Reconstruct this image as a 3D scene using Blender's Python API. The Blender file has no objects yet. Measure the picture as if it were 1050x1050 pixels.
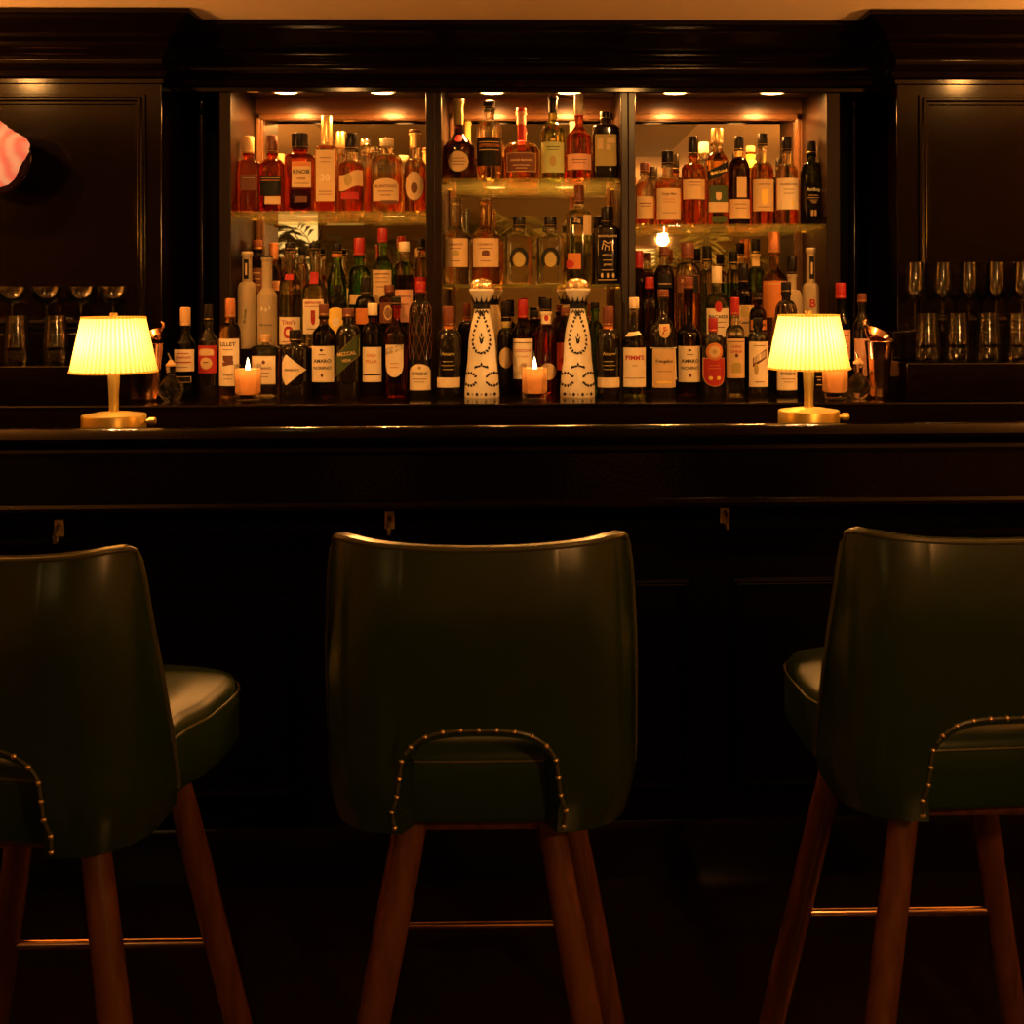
import bpy, bmesh, math, random
from mathutils import Vector, Matrix
random.seed(7)
PI = math.pi
SC = bpy.context.scene
COL = SC.collection

# ------------------------------------------------------------------ camera
F_PX, PPX, PPY = 1204.0, 565.0, 300.0
EYE = Vector((0.0, 0.0, 1.42))
CAM_M = Matrix.Rotation(math.radians(-1.05), 3, 'Z') @ Matrix.Rotation(PI / 2, 3, 'X') @ Matrix.Rotation(math.radians(-0.13), 3, 'Z')

def at(px, py, D):
    """world point on the plane y = D seen at this pixel of the photograph"""
    v = CAM_M @ Vector(((px - PPX) / F_PX, -(py - PPY) / F_PX, -1.0))
    return EYE + v * (D / v.y)
def X(px, D): return at(px, 300, D).x
def Z(py, D, px=543): return at(px, py, D).z

cam_d = bpy.data.cameras.new('camera')
cam = bpy.data.objects.new('camera', cam_d); COL.objects.link(cam)
cam.matrix_world = Matrix.Translation(EYE) @ CAM_M.to_4x4()
cam_d.sensor_width = 36.0
cam_d.lens = F_PX / 1050 * 36.0
cam_d.shift_x = (525 - PPX) / 1050
cam_d.shift_y = -(525 - PPY) / 1050
cam_d.clip_start = 0.05
SC.camera = cam
SC.view_settings.view_transform = 'Standard'
SC.view_settings.look = 'None'
SC.view_settings.gamma = 1.0
SC.view_settings.exposure = 0.45
SC.view_settings.use_curve_mapping = False
SC.cycles.max_bounces = 14
SC.cycles.transmission_bounces = 12
SC.cycles.transparent_max_bounces = 24
SC.cycles.glossy_bounces = 5
SC.cycles.diffuse_bounces = 3
SC.cycles.sample_clamp_indirect = 4.0
SC.cycles.use_denoising = True
SC.cycles.use_adaptive_sampling = False

w = bpy.data.worlds.new('world'); SC.world = w
w.use_nodes = True
w.node_tree.nodes['Background'].inputs[0].default_value = (0.02, 0.009, 0.003, 1)
w.node_tree.nodes['Background'].inputs[1].default_value = 0.02

# --------------------------------------------------------------- materials
MATS = {}
def nodes_of(name):
    m = bpy.data.materials.new(name); m.use_nodes = True
    nt = m.node_tree
    return m, nt, nt.nodes['Principled BSDF']
def bump(nt, b, scale, strength, dist=0.002, detail=3, stretch=None):
    tc = nt.nodes.new('ShaderNodeTexCoord'); n = nt.nodes.new('ShaderNodeTexNoise'); bp = nt.nodes.new('ShaderNodeBump')
    n.inputs['Scale'].default_value = scale; n.inputs['Detail'].default_value = detail
    if stretch:
        mp = nt.nodes.new('ShaderNodeMapping'); mp.inputs['Scale'].default_value = stretch
        nt.links.new(tc.outputs['Object'], mp.inputs[0]); nt.links.new(mp.outputs[0], n.inputs['Vector'])
    else:
        nt.links.new(tc.outputs['Object'], n.inputs['Vector'])
    bp.inputs['Strength'].default_value = strength; bp.inputs['Distance'].default_value = dist
    nt.links.new(n.outputs[0], bp.inputs['Height']); nt.links.new(bp.outputs[0], b.inputs['Normal'])
    return n
def pm(name, col, rough=0.5, metal=0.0, spec=0.5, bmp=None, trans=0.0, ior=1.45, emis=None, es=0.0, coat=0.0, sss=0.0, var=None):
    if name in MATS: return MATS[name]
    m, nt, b = nodes_of(name)
    b.inputs['Base Color'].default_value = (*col, 1)
    b.inputs['Roughness'].default_value = rough
    b.inputs['Metallic'].default_value = metal
    b.inputs['Specular IOR Level'].default_value = spec
    b.inputs['Transmission Weight'].default_value = trans
    b.inputs['IOR'].default_value = ior
    b.inputs['Coat Weight'].default_value = coat
    if sss:
        b.inputs['Subsurface Weight'].default_value = sss
        b.inputs['Subsurface Radius'].default_value = (0.03, 0.014, 0.005)
        b.inputs['Subsurface Scale'].default_value = 1.0
    if emis:
        b.inputs['Emission Color'].default_value = (*emis, 1); b.inputs['Emission Strength'].default_value = es
    if bmp: bump(nt, b, *bmp)
    if var:                                   # colour variation: (scale, colour2, stretch)
        tc = nt.nodes.new('ShaderNodeTexCoord'); mp = nt.nodes.new('ShaderNodeMapping'); n = nt.nodes.new('ShaderNodeTexNoise'); r = nt.nodes.new('ShaderNodeValToRGB')
        mp.inputs['Scale'].default_value = var[2]; n.inputs['Scale'].default_value = var[0]; n.inputs['Detail'].default_value = 6
        r.color_ramp.elements[0].position = 0.35; r.color_ramp.elements[1].position = 0.68
        r.color_ramp.elements[0].color = (*col, 1); r.color_ramp.elements[1].color = (*var[1], 1)
        nt.links.new(tc.outputs['Object'], mp.inputs[0]); nt.links.new(mp.outputs[0], n.inputs['Vector'])
        nt.links.new(n.outputs[0], r.inputs[0]); nt.links.new(r.outputs[0], b.inputs['Base Color'])
    MATS[name] = m
    return m
def glass_mix(name, col, fac, rough=0.045, ior=1.42):
    """refracting coloured glass that also lets part of the light straight through"""
    if name in MATS: return MATS[name]
    m, nt, b = nodes_of(name)
    b.inputs['Base Color'].default_value = (*col, 1); b.inputs['Roughness'].default_value = rough
    b.inputs['Transmission Weight'].default_value = 1.0; b.inputs['IOR'].default_value = ior
    t = nt.nodes.new('ShaderNodeBsdfTransparent'); t.inputs[0].default_value = (*col, 1)
    mx = nt.nodes.new('ShaderNodeMixShader'); mx.inputs[0].default_value = fac
    nt.links.new(b.outputs[0], mx.inputs[1]); nt.links.new(t.outputs[0], mx.inputs[2])
    nt.links.new(mx.outputs[0], nt.nodes['Material Output'].inputs[0])
    MATS[name] = m
    return m
def thin_glass(name, col, boost=1.0, rough=0.03):
    if name in MATS: return MATS[name]
    m, nt, b = nodes_of(name)
    nt.nodes.remove(b)
    t = nt.nodes.new('ShaderNodeBsdfTransparent'); t.inputs[0].default_value = (*col, 1)
    g = nt.nodes.new('ShaderNodeBsdfGlossy'); g.inputs['Roughness'].default_value = rough
    fr = nt.nodes.new('ShaderNodeFresnel'); fr.inputs[0].default_value = 1.5
    mu = nt.nodes.new('ShaderNodeMath'); mu.operation = 'MULTIPLY'; mu.inputs[1].default_value = boost; mu.use_clamp = True
    mx = nt.nodes.new('ShaderNodeMixShader')
    nt.links.new(fr.outputs[0], mu.inputs[0]); nt.links.new(mu.outputs[0], mx.inputs[0])
    nt.links.new(t.outputs[0], mx.inputs[1]); nt.links.new(g.outputs[0], mx.inputs[2])
    nt.links.new(mx.outputs[0], nt.nodes['Material Output'].inputs[0])
    MATS[name] = m
    return m

lacquer = pm('dark_lacquer', (0.0032, 0.0014, 0.0007), rough=0.12, spec=0.22, bmp=(260, 0.16, 0.0008, 2))
lacquer_soft = pm('dark_stained_wood', (0.0024, 0.0011, 0.0006), rough=0.4, spec=0.07, bmp=(60, 0.08, 0.001, 3))
bar_top_m = pm('bar_top', (0.0018, 0.0009, 0.0005), rough=0.6, spec=0.0)
cab_wood = pm('cabinet_wood', (0.014, 0.0055, 0.002), rough=0.28, spec=0.35, bmp=(50, 0.06, 0.001, 3), var=(6, (0.007, 0.003, 0.0012), (1, 1, 0.15)))
rail_wood = pm('rail_wood', (0.17, 0.075, 0.026), rough=0.32, spec=0.4, var=(5, (0.12, 0.05, 0.018), (0.2, 1, 1)))
mirror_m = pm('aged_mirror', (0.80, 0.74, 0.60), rough=0.015, metal=1.0)
shelf_m = glass_mix('shelf_glass', (0.93, 0.96, 0.80), 0.72, 0.02, 1.45)
def scatter_mix(m, col, fac):  # mixes diffuse and translucent scatter into a material
    nt = m.node_tree; out = nt.nodes['Material Output']; src = out.inputs[0].links[0].from_socket
    d = nt.nodes.new('ShaderNodeBsdfDiffuse'); d.inputs[0].default_value = (*col, 1)
    t = nt.nodes.new('ShaderNodeBsdfTranslucent'); t.inputs[0].default_value = (*col, 1)
    a = nt.nodes.new('ShaderNodeMixShader'); b = nt.nodes.new('ShaderNodeMixShader'); b.inputs[0].default_value = fac
    nt.links.new(d.outputs[0], a.inputs[1]); nt.links.new(t.outputs[0], a.inputs[2])
    nt.links.new(src, b.inputs[1]); nt.links.new(a.outputs[0], b.inputs[2]); nt.links.new(b.outputs[0], out.inputs[0])
    return m
scatter_mix(shelf_m, (.75, .72, .30), .055)  # yellow-green scatter mixed in so the glass edges look lit
brass = pm('brushed_brass', (0.80, 0.60, 0.17), rough=0.36, metal=0.85)
copper = pm('copper', (0.85, 0.50, 0.32), rough=0.18, metal=1.0)
dark_metal = pm('dark_bronze', (0.10, 0.06, 0.035), rough=0.3, metal=1.0)
leather = pm('green_leather', (0.0125, 0.029, 0.007), rough=0.23, spec=0.9, bmp=(350, 0.15, 0.0006, 4), var=(5, (0.0105, 0.0205, 0.005), (1, 1, 1)))
seat_leather = pm('seat_leather', (0.0125, 0.029, 0.007), rough=0.34, spec=0.28, bmp=(350, 0.15, 0.0006, 4))
bar_lacquer = pm('bar_lacquer', (0.0032, 0.0014, 0.0007), rough=0.12, spec=0.30, bmp=(150, 0.42, 0.0012, 2))
piping_m = pm('leather_piping', (0.05, 0.05, 0.018), rough=0.3, spec=0.5)
nail_m = pm('brass_nails', (0.8, 0.6, 0.35), rough=0.3, metal=1.0)
leg_wood = pm('walnut_leg', (0.13, 0.045, 0.015), rough=0.34, spec=0.45, var=(9, (0.07, 0.022, 0.008), (6, 6, 0.6)))
ceil_m = pm('ceiling_paint', (0.78, 0.62, 0.42), rough=0.9, spec=0.1)
ceil_dark = pm('ceiling_panel_darker', (0.40, 0.30, 0.15), rough=0.85, spec=0.1)  # browner and darker than the rest of the ceiling
room_wall = pm('room_wall_paint', (0.40, 0.30, 0.13), rough=0.8, spec=0.2)
floor_m = pm('dark_floorboards', (0.008, 0.004, 0.002), rough=0.22, spec=0.4, bmp=(30, 0.1, 0.002, 3, (1, 12, 1)))
leaf_m = pm('palm_leaf', (0.30, 0.29, 0.08), rough=0.45, spec=0.4)
pot_m = pm('plant_pot', (0.18, 0.08, 0.04), rough=0.6)
puck_m = pm('downlight_lens', (1, .9, .7), emis=(1.0, 0.60, 0.22), es=14.0)
bulb_m = pm('bulb', (1, .9, .7), emis=(1.0, 0.70, 0.36), es=60.0)
lit_pane_m = pm('lit_panel_glow', (0.6, .5, .3), emis=(1.0, 0.58, 0.16), es=1.1)  # glow standing in for bright patches reflected in the mirrors
wax_m = pm('candle_wax', (0.92, 0.60, 0.34), rough=0.45, spec=0.3)
scatter_mix(wax_m, (0.95, 0.66, 0.36), .9)
for _n in wax_m.node_tree.nodes:
    if _n.type == 'MIX_SHADER' and not _n.inputs[0].is_linked and abs(_n.inputs[0].default_value - .5) < 1e-6: _n.inputs[0].default_value = .75
flame_m = pm('flame', (1, .8, .4), emis=(1.0, 0.72, 0.30), es=14.0)
wick_m = pm('wick', (0.02, 0.015, 0.01), rough=0.8)
cup_m = thin_glass('candle_cup_glass', (0.985, 0.975, 0.96), 0.35)
ware_m = thin_glass('glassware', (0.975, 0.97, 0.95), 1.3, 0.09)
ceramic_m = pm('white_ceramic', (0.80, 0.72, 0.58), rough=0.18, spec=0.5)
ink = pm('ink', (0.012, 0.010, 0.010), rough=0.5, spec=0.2)
gold_ink = pm('gold_ink', (0.80, 0.56, 0.22), rough=0.4, metal=0.7)

G = {   # bottle glass and liquid
 'amber':  glass_mix('amber_glass', (0.96, 0.60, 0.20), 0.16),
 'cognac': glass_mix('cognac_glass', (0.90, 0.44, 0.12), 0.16),
 'ruby':   glass_mix('ruby_glass', (0.82, 0.22, 0.07), 0.16),
 'red':    glass_mix('red_glass', (0.82, 0.12, 0.03), 0.16),
 'dark':   glass_mix('dark_brown_glass', (0.13, 0.045, 0.015), 0.22),
 'black':  pm('black_glass', (0.010, 0.007, 0.004), rough=0.07, spec=0.6),
 'green':  glass_mix('green_glass', (0.28, 0.62, 0.08), 0.16),
 'olive':  glass_mix('olive_glass', (0.50, 0.52, 0.12), 0.16),
 'dgreen': glass_mix('dark_green_glass', (0.05, 0.10, 0.02), 0.25),
 'clear':  glass_mix('clear_glass', (0.95, 0.92, 0.82), 0.18),
 'frost':  pm('frosted_glass', (0.58, 0.45, 0.28), rough=0.5, spec=0.3, trans=0.35, ior=1.3),
}
CAPS = {
 'black': pm('cap_black', (0.007, 0.005, 0.004), rough=0.3, spec=0.25),
 'red':   pm('cap_red', (0.34, 0.012, 0.018), rough=0.35),
 'cork':  pm('cap_tan', (0.60, 0.36, 0.16), rough=0.5),
 'cream': pm('cap_cream', (0.82, 0.68, 0.46), rough=0.45),
 'gold':  pm('cap_gold', (0.85, 0.60, 0.25), rough=0.3, metal=0.9),
 'copper':pm('cap_copper', (0.62, 0.24, 0.10), rough=0.35, metal=0.5),
 'brown': pm('cap_brown', (0.15, 0.04, 0.02), rough=0.4),
 'silver':pm('cap_silver', (0.55, 0.48, 0.40), rough=0.25, metal=1.0),
 'clearcap': G['clear'],
}
def paper(name, c, rough=0.6): return pm('paper_' + name, c, rough=rough, spec=0.25)
PAPER = {
 'cream': paper('cream', (0.80, 0.66, 0.46)), 'tan': paper('tan', (0.62, 0.43, 0.23)), 'white': paper('white', (0.88, 0.80, 0.66)),
 'pink': paper('pink', (0.72, 0.38, 0.24)), 'red': paper('red', (0.40, 0.03, 0.03)), 'black': paper('black', (0.006, 0.005, 0.004)),
 'yellow': paper('yellow', (0.85, 0.60, 0.12)), 'green': paper('green', (0.45, 0.50, 0.20)), 'brown': paper('brown', (0.14, 0.05, 0.025)),
 'orange': paper('orange', (0.55, 0.19, 0.05)), 'gold': gold_ink, 'ink': ink, 'dgreen': paper('dark_green', (0.05, 0.07, 0.02)),
 'oldgold': paper('old_gold', (0.40, 0.30, 0.10)),
}

# ---------------------------------------------------------------- mesh kit
class MB:
    def __init__(s): s.v = []; s.f = []; s.m = []
    def add(s, vs, fs, mi=0, M=None):
        o = len(s.v)
        s.v += [(M @ Vector(p)) if M else Vector(p) for p in vs]
        s.f += [tuple(i + o for i in f) for f in fs]; s.m += [mi] * len(fs)
        return s
    def box(s, a, b, mi=0):
        x0, y0, z0 = a; x1, y1, z1 = b
        vs = [(x0,y0,z0),(x1,y0,z0),(x1,y1,z0),(x0,y1,z0),(x0,y0,z1),(x1,y0,z1),(x1,y1,z1),(x0,y1,z1)]
        return s.add(vs, [(0,3,2,1),(4,5,6,7),(0,1,5,4),(1,2,6,5),(2,3,7,6),(3,0,4,7)], mi)
    def lathe(s, prof, seg=32, mi=0, M=None, ys=1.0, wob=None):
        """prof: (r, z[, n[, mat]]) ; n = superellipse exponent"""
        vs, fs, ms = [], [], []
        for k, p in enumerate(prof):
            n = p[2] if len(p) > 2 else 2.0
            for i in range(seg):
                a = 2 * PI * i / seg
                c, q = math.cos(a), math.sin(a)
                r = max(p[0], 1e-5)
                if n != 2.0: r /= (abs(c) ** n + abs(q) ** n) ** (1 / n)
                if wob: r *= wob(a, p[1])
                vs.append((r * c, r * q * ys, p[1]))
        for k in range(len(prof) - 1):
            mm = prof[k + 1][3] if len(prof[k + 1]) > 3 else mi
            for i in range(seg):
                j = (i + 1) % seg
                fs.append((k*seg+i, k*seg+j, (k+1)*seg+j, (k+1)*seg+i)); ms.append(mm)
        o = len(s.v); s.add(vs, fs, mi, M)
        s.m[-len(fs):] = ms
        for k, rev in ((0, True), (len(prof) - 1, False)):
            if prof[k][0] > 1e-4:
                ring = [o + k*seg + i for i in range(seg)]
                s.f.append(tuple(reversed(ring)) if rev else tuple(ring)); s.m.append(ms[0] if rev else ms[-1])
        return s
    def tube(s, pts, r, seg=10, mi=0, closed=False):
        pts = [Vector(p) for p in pts]; n = len(pts); rs = r if isinstance(r, (list, tuple)) else [r] * n
        vs, fs = [], []
        up = Vector((0, 0, 1))
        for k, p in enumerate(pts):
            a = pts[(k-1) % n] if (closed or k > 0) else p
            b = pts[(k+1) % n] if (closed or k < n-1) else p
            t = (b - a).normalized()
            u = up if abs(t.dot(up)) < 0.95 else Vector((1, 0, 0))
            x = t.cross(u).normalized(); y = x.cross(t).normalized()
            for i in range(seg):
                th = 2*PI*i/seg
                vs.append(p + x*math.cos(th)*rs[k] + y*math.sin(th)*rs[k])
        for k in range(n if closed else n-1):
            k2 = (k+1) % n
            for i in range(seg):
                j = (i+1) % seg
                fs.append((k*seg+i, k*seg+j, k2*seg+j, k2*seg+i))
        if not closed:
            fs.append(tuple(reversed(range(seg)))); fs.append(tuple((n-1)*seg+i for i in range(seg)))
        return s.add(vs, fs, mi)
    def extrude_x(s, prof, x0, x1, mi=0):
        """closed polygon prof [(y, z)] swept along x"""
        n = len(prof)
        vs = [(x0, y, z) for y, z in prof] + [(x1, y, z) for y, z in prof]
        fs = [(i, (i+1) % n, n+(i+1) % n, n+i) for i in range(n)] + [tuple(reversed(range(n))), tuple(range(n, 2*n))]
        return s.add(vs, fs, mi)
    def build(s, name, mats, parent=None, smooth=35, bevel=0, loc=None):
        me = bpy.data.meshes.new(name)
        me.from_pydata([tuple(p) for p in s.v], [], s.f)
        for m in (mats if isinstance(mats, (list, tuple)) else [mats]): me.materials.append(m)
        me.polygons.foreach_set('material_index', s.m)
        bm = bmesh.new(); bm.from_mesh(me); bmesh.ops.recalc_face_normals(bm, faces=bm.faces); bm.to_mesh(me); bm.free()
        if smooth:
            me.polygons.foreach_set('use_smooth', [True] * len(me.polygons))
            me.set_sharp_from_angle(angle=math.radians(smooth))
        o = bpy.data.objects.new(name, me); COL.objects.link(o)
        if parent: o.parent = parent
        if loc: o.location = loc
        if bevel:
            b = o.modifiers.new('bevel', 'BEVEL'); b.width = bevel; b.segments = 2; b.limit_method = 'ANGLE'; b.angle_limit = math.radians(40)
            b.harden_normals = False
        return o
def thing(name, label, cat, loc=(0, 0, 0), rz=0.0, group=None):
    o = bpy.data.objects.new(name, None); COL.objects.link(o)
    o.location = loc; o.rotation_euler = (0, 0, rz); o.empty_display_size = 0.05
    return tag(o, label, cat, group)
def tag(o, label, cat, group=None):
    o['label'] = label; o['category'] = cat
    if group: o['group'] = group
    return o
def struct(o): o['kind'] = 'structure'; return o
def dup(root, label=None, loc=None, rz=None):
    r = root.copy(); COL.objects.link(r)
    if label: r['label'] = label
    if loc is not None: r.location = loc
    if rz is not None: r.rotation_euler = (0, 0, rz)
    for ch in list(root.children):
        c = ch.copy(); COL.objects.link(c); c.parent = r
        for g in list(ch.children):
            d = g.copy(); COL.objects.link(d); d.parent = c
    return r
def bx(name, mat, a, b, parent=None, bevel=0): return MB().box(a, b).build(name, mat, parent, smooth=0, bevel=bevel)

# text outlines as meshes (Blender's own font), cached
TXT = {}
def text_mesh(body):
    if body in TXT: return TXT[body]
    cu = bpy.data.curves.new('t', 'FONT'); cu.body = body; cu.align_x = 'CENTER'; cu.align_y = 'CENTER'; cu.resolution_u = 2
    cu.offset = 0.025
    ob = bpy.data.objects.new('t', cu); COL.objects.link(ob)
    dg = bpy.context.evaluated_depsgraph_get()
    me = bpy.data.meshes.new_from_object(ob.evaluated_get(dg))
    vs = [tuple(v.co) for v in me.vertices]; fs = [tuple(p.vertices) for p in me.polygons]
    bpy.data.objects.remove(ob); bpy.data.curves.remove(cu); bpy.data.meshes.remove(me)
    x0 = min(v[0] for v in vs); x1 = max(v[0] for v in vs); y0 = min(v[1] for v in vs); y1 = max(v[1] for v in vs)
    cx, cy = (x0+x1)/2, (y0+y1)/2
    TXT[body] = ([(v[0]-cx, v[1]-cy) for v in vs], fs, x1-x0, y1-y0)
    return TXT[body]

# ------------------------------------------------------------ bottle maker
class Surf:
    """outer surface of a bottle, for laying labels and lettering on it"""
    def __init__(s, prof, ys): s.p = prof; s.ys = ys
    def rn(s, z):
        p = s.p
        for k in range(len(p) - 1):
            if p[k][1] <= z <= p[k+1][1] and p[k+1][1] > p[k][1]:
                t = (z - p[k][1]) / (p[k+1][1] - p[k][1])
                return p[k][0] + t*(p[k+1][0]-p[k][0]), p[k][2] + t*(p[k+1][2]-p[k][2])
        return p[-1][0], 2.0
    def pt(s, u, z, eps):
        R, n = s.rn(z); R += eps
        q = min(abs(u) / R, 0.985)
        u = math.copysign(q * R, u)
        return (u, -s.ys * R * (1 - q ** n) ** (1 / n) - (eps if s.ys < 1 else 0), z)
def patch(sf, U, lo, hi, eps, u0=0.0, cols=16, rows=4):
    vs, fs = [], []
    for i in range(cols + 1):
        u = -U + 2*U*i/cols
        a, b = lo(u/U), hi(u/U)
        for j in range(rows + 1): vs.append(sf.pt(u0 + u, a + (b-a)*j/rows, eps))
    for i in range(cols):
        for j in range(rows):
            k = i*(rows+1)+j
            fs.append((k, k+rows+1, k+rows+2, k+1))
    return vs, fs
def shape_fns(shape, z0, z1):
    c, h = (z0+z1)/2, (z1-z0)/2
    if shape == 'disc': return (lambda t: c - h*math.sqrt(max(0, 1-t*t))), (lambda t: c + h*math.sqrt(max(0, 1-t*t)))
    if shape == 'arch': return (lambda t: z0), (lambda t: z1 - h*0.55*(1-math.sqrt(max(0, 1-t*t))))
    if shape == 'shield': return (lambda t: z0 + h*0.7*(1-math.sqrt(max(0, 1-t*t)))), (lambda t: z1)
    if shape == 'fan': return (lambda t: c - h*min(1, 1.0*(1-t)/1.55)*(0.45+0.55*min(1, (t+1.0)*3.0))), (lambda t: c + h*min(1, 1.0*(1-t)/1.55)*(0.45+0.55*min(1, (t+1.0)*3.0)))
    if shape == 'diag': return (lambda t: z0 + (t+1)*h*0.5), (lambda t: z1 - (1-t)*h*0.5)
    if shape == 'wave': return (lambda t: z0 + h*0.35*math.sin(t*2.2)), (lambda t: z1 + h*0.35*math.sin(t*2.2))
    return (lambda t: z0), (lambda t: z1)
def lay_text(mb, sf, body, zc, width, eps, u0=0.0, tilt=0.0, maxh=None, mi=0):
    vs, fs, tw, th = text_mesh(body)
    k = width / tw
    ky = k if maxh is None else min(k, maxh / th)
    ca, sa = math.cos(tilt), math.sin(tilt)
    mb.add([sf.pt(u0 + (x*k*ca - y*ky*sa), zc + (x*k*sa + y*ky*ca), eps) for x, y in vs], fs, mi)

BOTTLES = []
def bottle(label, cx, w, nw, top, capy, ny, sy, glass, cap, D, zb, group, n=2.0, ys=1.0, level=None, up='clear',
           capw=None, labels=(), foil=None, sh='round', base=1.0, kind='bottle', cat='bottle', lip=True, belly=0.0, rz=0.0, medal=None):
    pos = at(cx, 300, D); k = D / F_PX
    H = lambda y: Z(y, D, cx) - zb
    r, nr, h = w*k/2, nw*k/2, H(top)
    hs, hn, hc = H(sy), H(ny), H(capy)
    root = thing(kind, label, cat, (pos.x, D, zb), rz, group)
    # glass profile
    pr = [(r*base*0.55, 0.006, n), (r*base*0.82, 0.001, n), (r*base*0.93, 0.0, n), (r*base, 0.006, n)]
    if belly:
        for i in range(1, 6): pr.append((r*(base + (1-base)*i/6 + belly*math.sin(PI*i/6)), 0.006 + (hs-0.006)*i/6, n))
    else:
        for i in range(1, 4): pr.append((r*(base + (1-base)*i/4), 0.006 + (hs-0.006)*i/4, n))
    pr.append((r, hs, n))
    for i in range(1, 9):
        t = i / 8
        if sh == 'round': q, z = math.cos(t*PI/2), math.sin(t*PI/2)
        elif sh == 'dome': q, z = math.cos(t*PI/2) ** 0.7, math.sin(t*PI/2)
        else: q, z = 0.5 + 0.5*math.cos(t*PI), t
        pr.append((nr + (r-nr)*q, hs + (hn-hs)*z, n + (2-n)*t))
    gt = max(hc + 0.004, h - 0.004) if h > hc else h
    if hc > hn + 0.004:
        pr.append((nr*0.98, hn + (hc-hn)*0.9, 2.0))
    if lip and hc - 0.012 > hn: pr += [(nr*1.18, hc-0.010, 2.0), (nr*1.18, hc-0.001, 2.0)]
    pr.append((nr*0.92, hc, 2.0)); 
    pr.append((nr*0.90, gt - 0.003, 2.0))
    if level is not None:
        hl = H(level)
        out = []
        for a, b in zip(pr, pr[1:]):
            out.append(a)
            if a[1] < hl < b[1]:
                t = (hl-a[1])/(b[1]-a[1]); out.append((a[0]+t*(b[0]-a[0]), hl, a[2]+t*(b[2]-a[2])))
        out.append(pr[-1]); pr = out
        pl = [(p[0], p[1], p[2], 0 if p[1] <= hl + 1e-6 else 1) for p in pr]
    else: pl = [(*p, 0) for p in pr]
    mb = MB().lathe(pl, 40, ys=ys if n != 2 or ys != 1 else 1)
    body = mb.build('bottle_body', [G[glass], G[up]], root, smooth=40)
    sf = Surf(pr[3:], ys)
    # neck foil or capsule
    if foil:
        z0, z1 = H(foil[0]), H(foil[1])
        pf = [p for p in pr if z1 < p[1] < z0]
        ring = [(sf.rn(z1)[0] + .0007, z1)] + [(p[0] + .0007, p[1]) for p in pf] + [(sf.rn(z0 - 1e-5)[0] + .0007, z0)]
        if abs(z0 - hc) < 0.004: ring[-1] = (ring[-1][0], hc - 0.0005)
        MB().lathe([(a, b) for a, b in ring], 28, ys=1).build('neck_foil', CAPS.get(foil[2]) or PAPER[foil[2]], root)
    # cap
    if cap:
        cr = (capw if capw else nw*1.12)*k/2
        hc2 = hc
        MB().lathe([(cr*0.985, hc2), (cr, hc2 + .001), (cr, h-.003), (cr*0.94, h-.0008), (cr*0.8, h)], 28,
                   wob=(lambda a, z: 1 + 0.012*math.cos(24*a)) if h-hc2 > .012 else None).build('cap', CAPS[cap], root)
        if h - hc2 > 0.024:
            MB().tube([(cr*1.005*math.cos(2*PI*i/24), cr*1.005*math.sin(2*PI*i/24), hc2 + .006) for i in range(24)], .0009, 6, closed=True).build('cap_band', CAPS['gold' if cap != 'gold' else 'brown'], root)
    for L in labels:
        z0, z1 = H(L['y'][1]), H(L['y'][0])
        U = L.get('w', 0.9)*r
        u0 = L.get('u', 0.0)*r
        lo, hi = shape_fns(L.get('s', 'rect'), z0, z1)
        lab = None
        if L.get('c'):
            if L.get('b'):
                bz = .0016
                lo2, hi2 = shape_fns(L.get('s', 'rect'), z0 - bz, z1 + bz)
                bo = MB().add(*patch(sf, min(U + bz, r*0.98), lo2, hi2, .0005, u0)).build('label_border', PAPER[L['b']], root, smooth=60)
            lab = MB().add(*patch(sf, U, lo, hi, .0009, u0)).build('label', PAPER[L['c']], root, smooth=60)
        par = lab or body
        tm = MB(); mats = []
        def mi(c):
            if PAPER[c] not in mats: mats.append(PAPER[c])
            return mats.index(PAPER[c])
        for t in L.get('t', ()):
            body_t, yc, wf, c = t[:4]
            lay_text(tm, sf, body_t, H(yc), 2*U*wf, .0014, u0 + (t[5]*r if len(t) > 5 else 0), t[4] if len(t) > 4 else 0.0, mi=mi(c))
        if tm.f: tm.build('lettering', mats, par, smooth=0)
        dm = MB(); mats2 = []
        for ln in L.get('l', ()):                 # printed rules: (y px, half width fraction, thickness px, colour)
            zc = H(ln[0]); th = ln[2]*k/2
            if PAPER[ln[3]] not in mats2: mats2.append(PAPER[ln[3]])
            dm.add(*patch(sf, U*ln[1], lambda t: zc-th, lambda t: zc+th, .0013, u0 + (ln[4]*r if len(ln) > 4 else 0), 8, 1), mi=mats2.index(PAPER[ln[3]]))
        for e in L.get('e', ()):                  # printed emblems: (y0, y1, half width fraction, shape, colour[, u])
            l2, h2 = shape_fns(e[3], H(e[1]), H(e[0]))
            if PAPER[e[4]] not in mats2: mats2.append(PAPER[e[4]])
            dm.add(*patch(sf, U*e[2], l2, h2, .0012, u0 + (e[5]*r if len(e) > 5 else 0), 12, 2), mi=mats2.index(PAPER[e[4]]))
        if dm.f: dm.build('label_print', mats2, par, smooth=60)
    BOTTLES.append(root)
    return root, sf, H, r, k

# =================================================== BOTTLES (photo pixels)
ZC = 1.093                          # back counter
ZR = 1.235                          # riser inside the side cabinets
ZSL, ZSR, ZST, ZSM = 1.694, 1.6485, 1.802, 1.449   # glass shelves: left, right, centre upper, centre lower
gSL, gST, gSM, gSR = 'bottles on the left glass shelf', 'bottles on the upper centre shelf', 'bottles on the lower centre shelf', 'bottles on the right glass shelf'
gCF, gRL, gRR, gCB = 'bottles along the back counter', 'bottles on the left riser', 'bottles on the right riser', 'bottles behind the front row'
D1 = 4.02
def B(*a, **k): return bottle(*a, **k)
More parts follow.
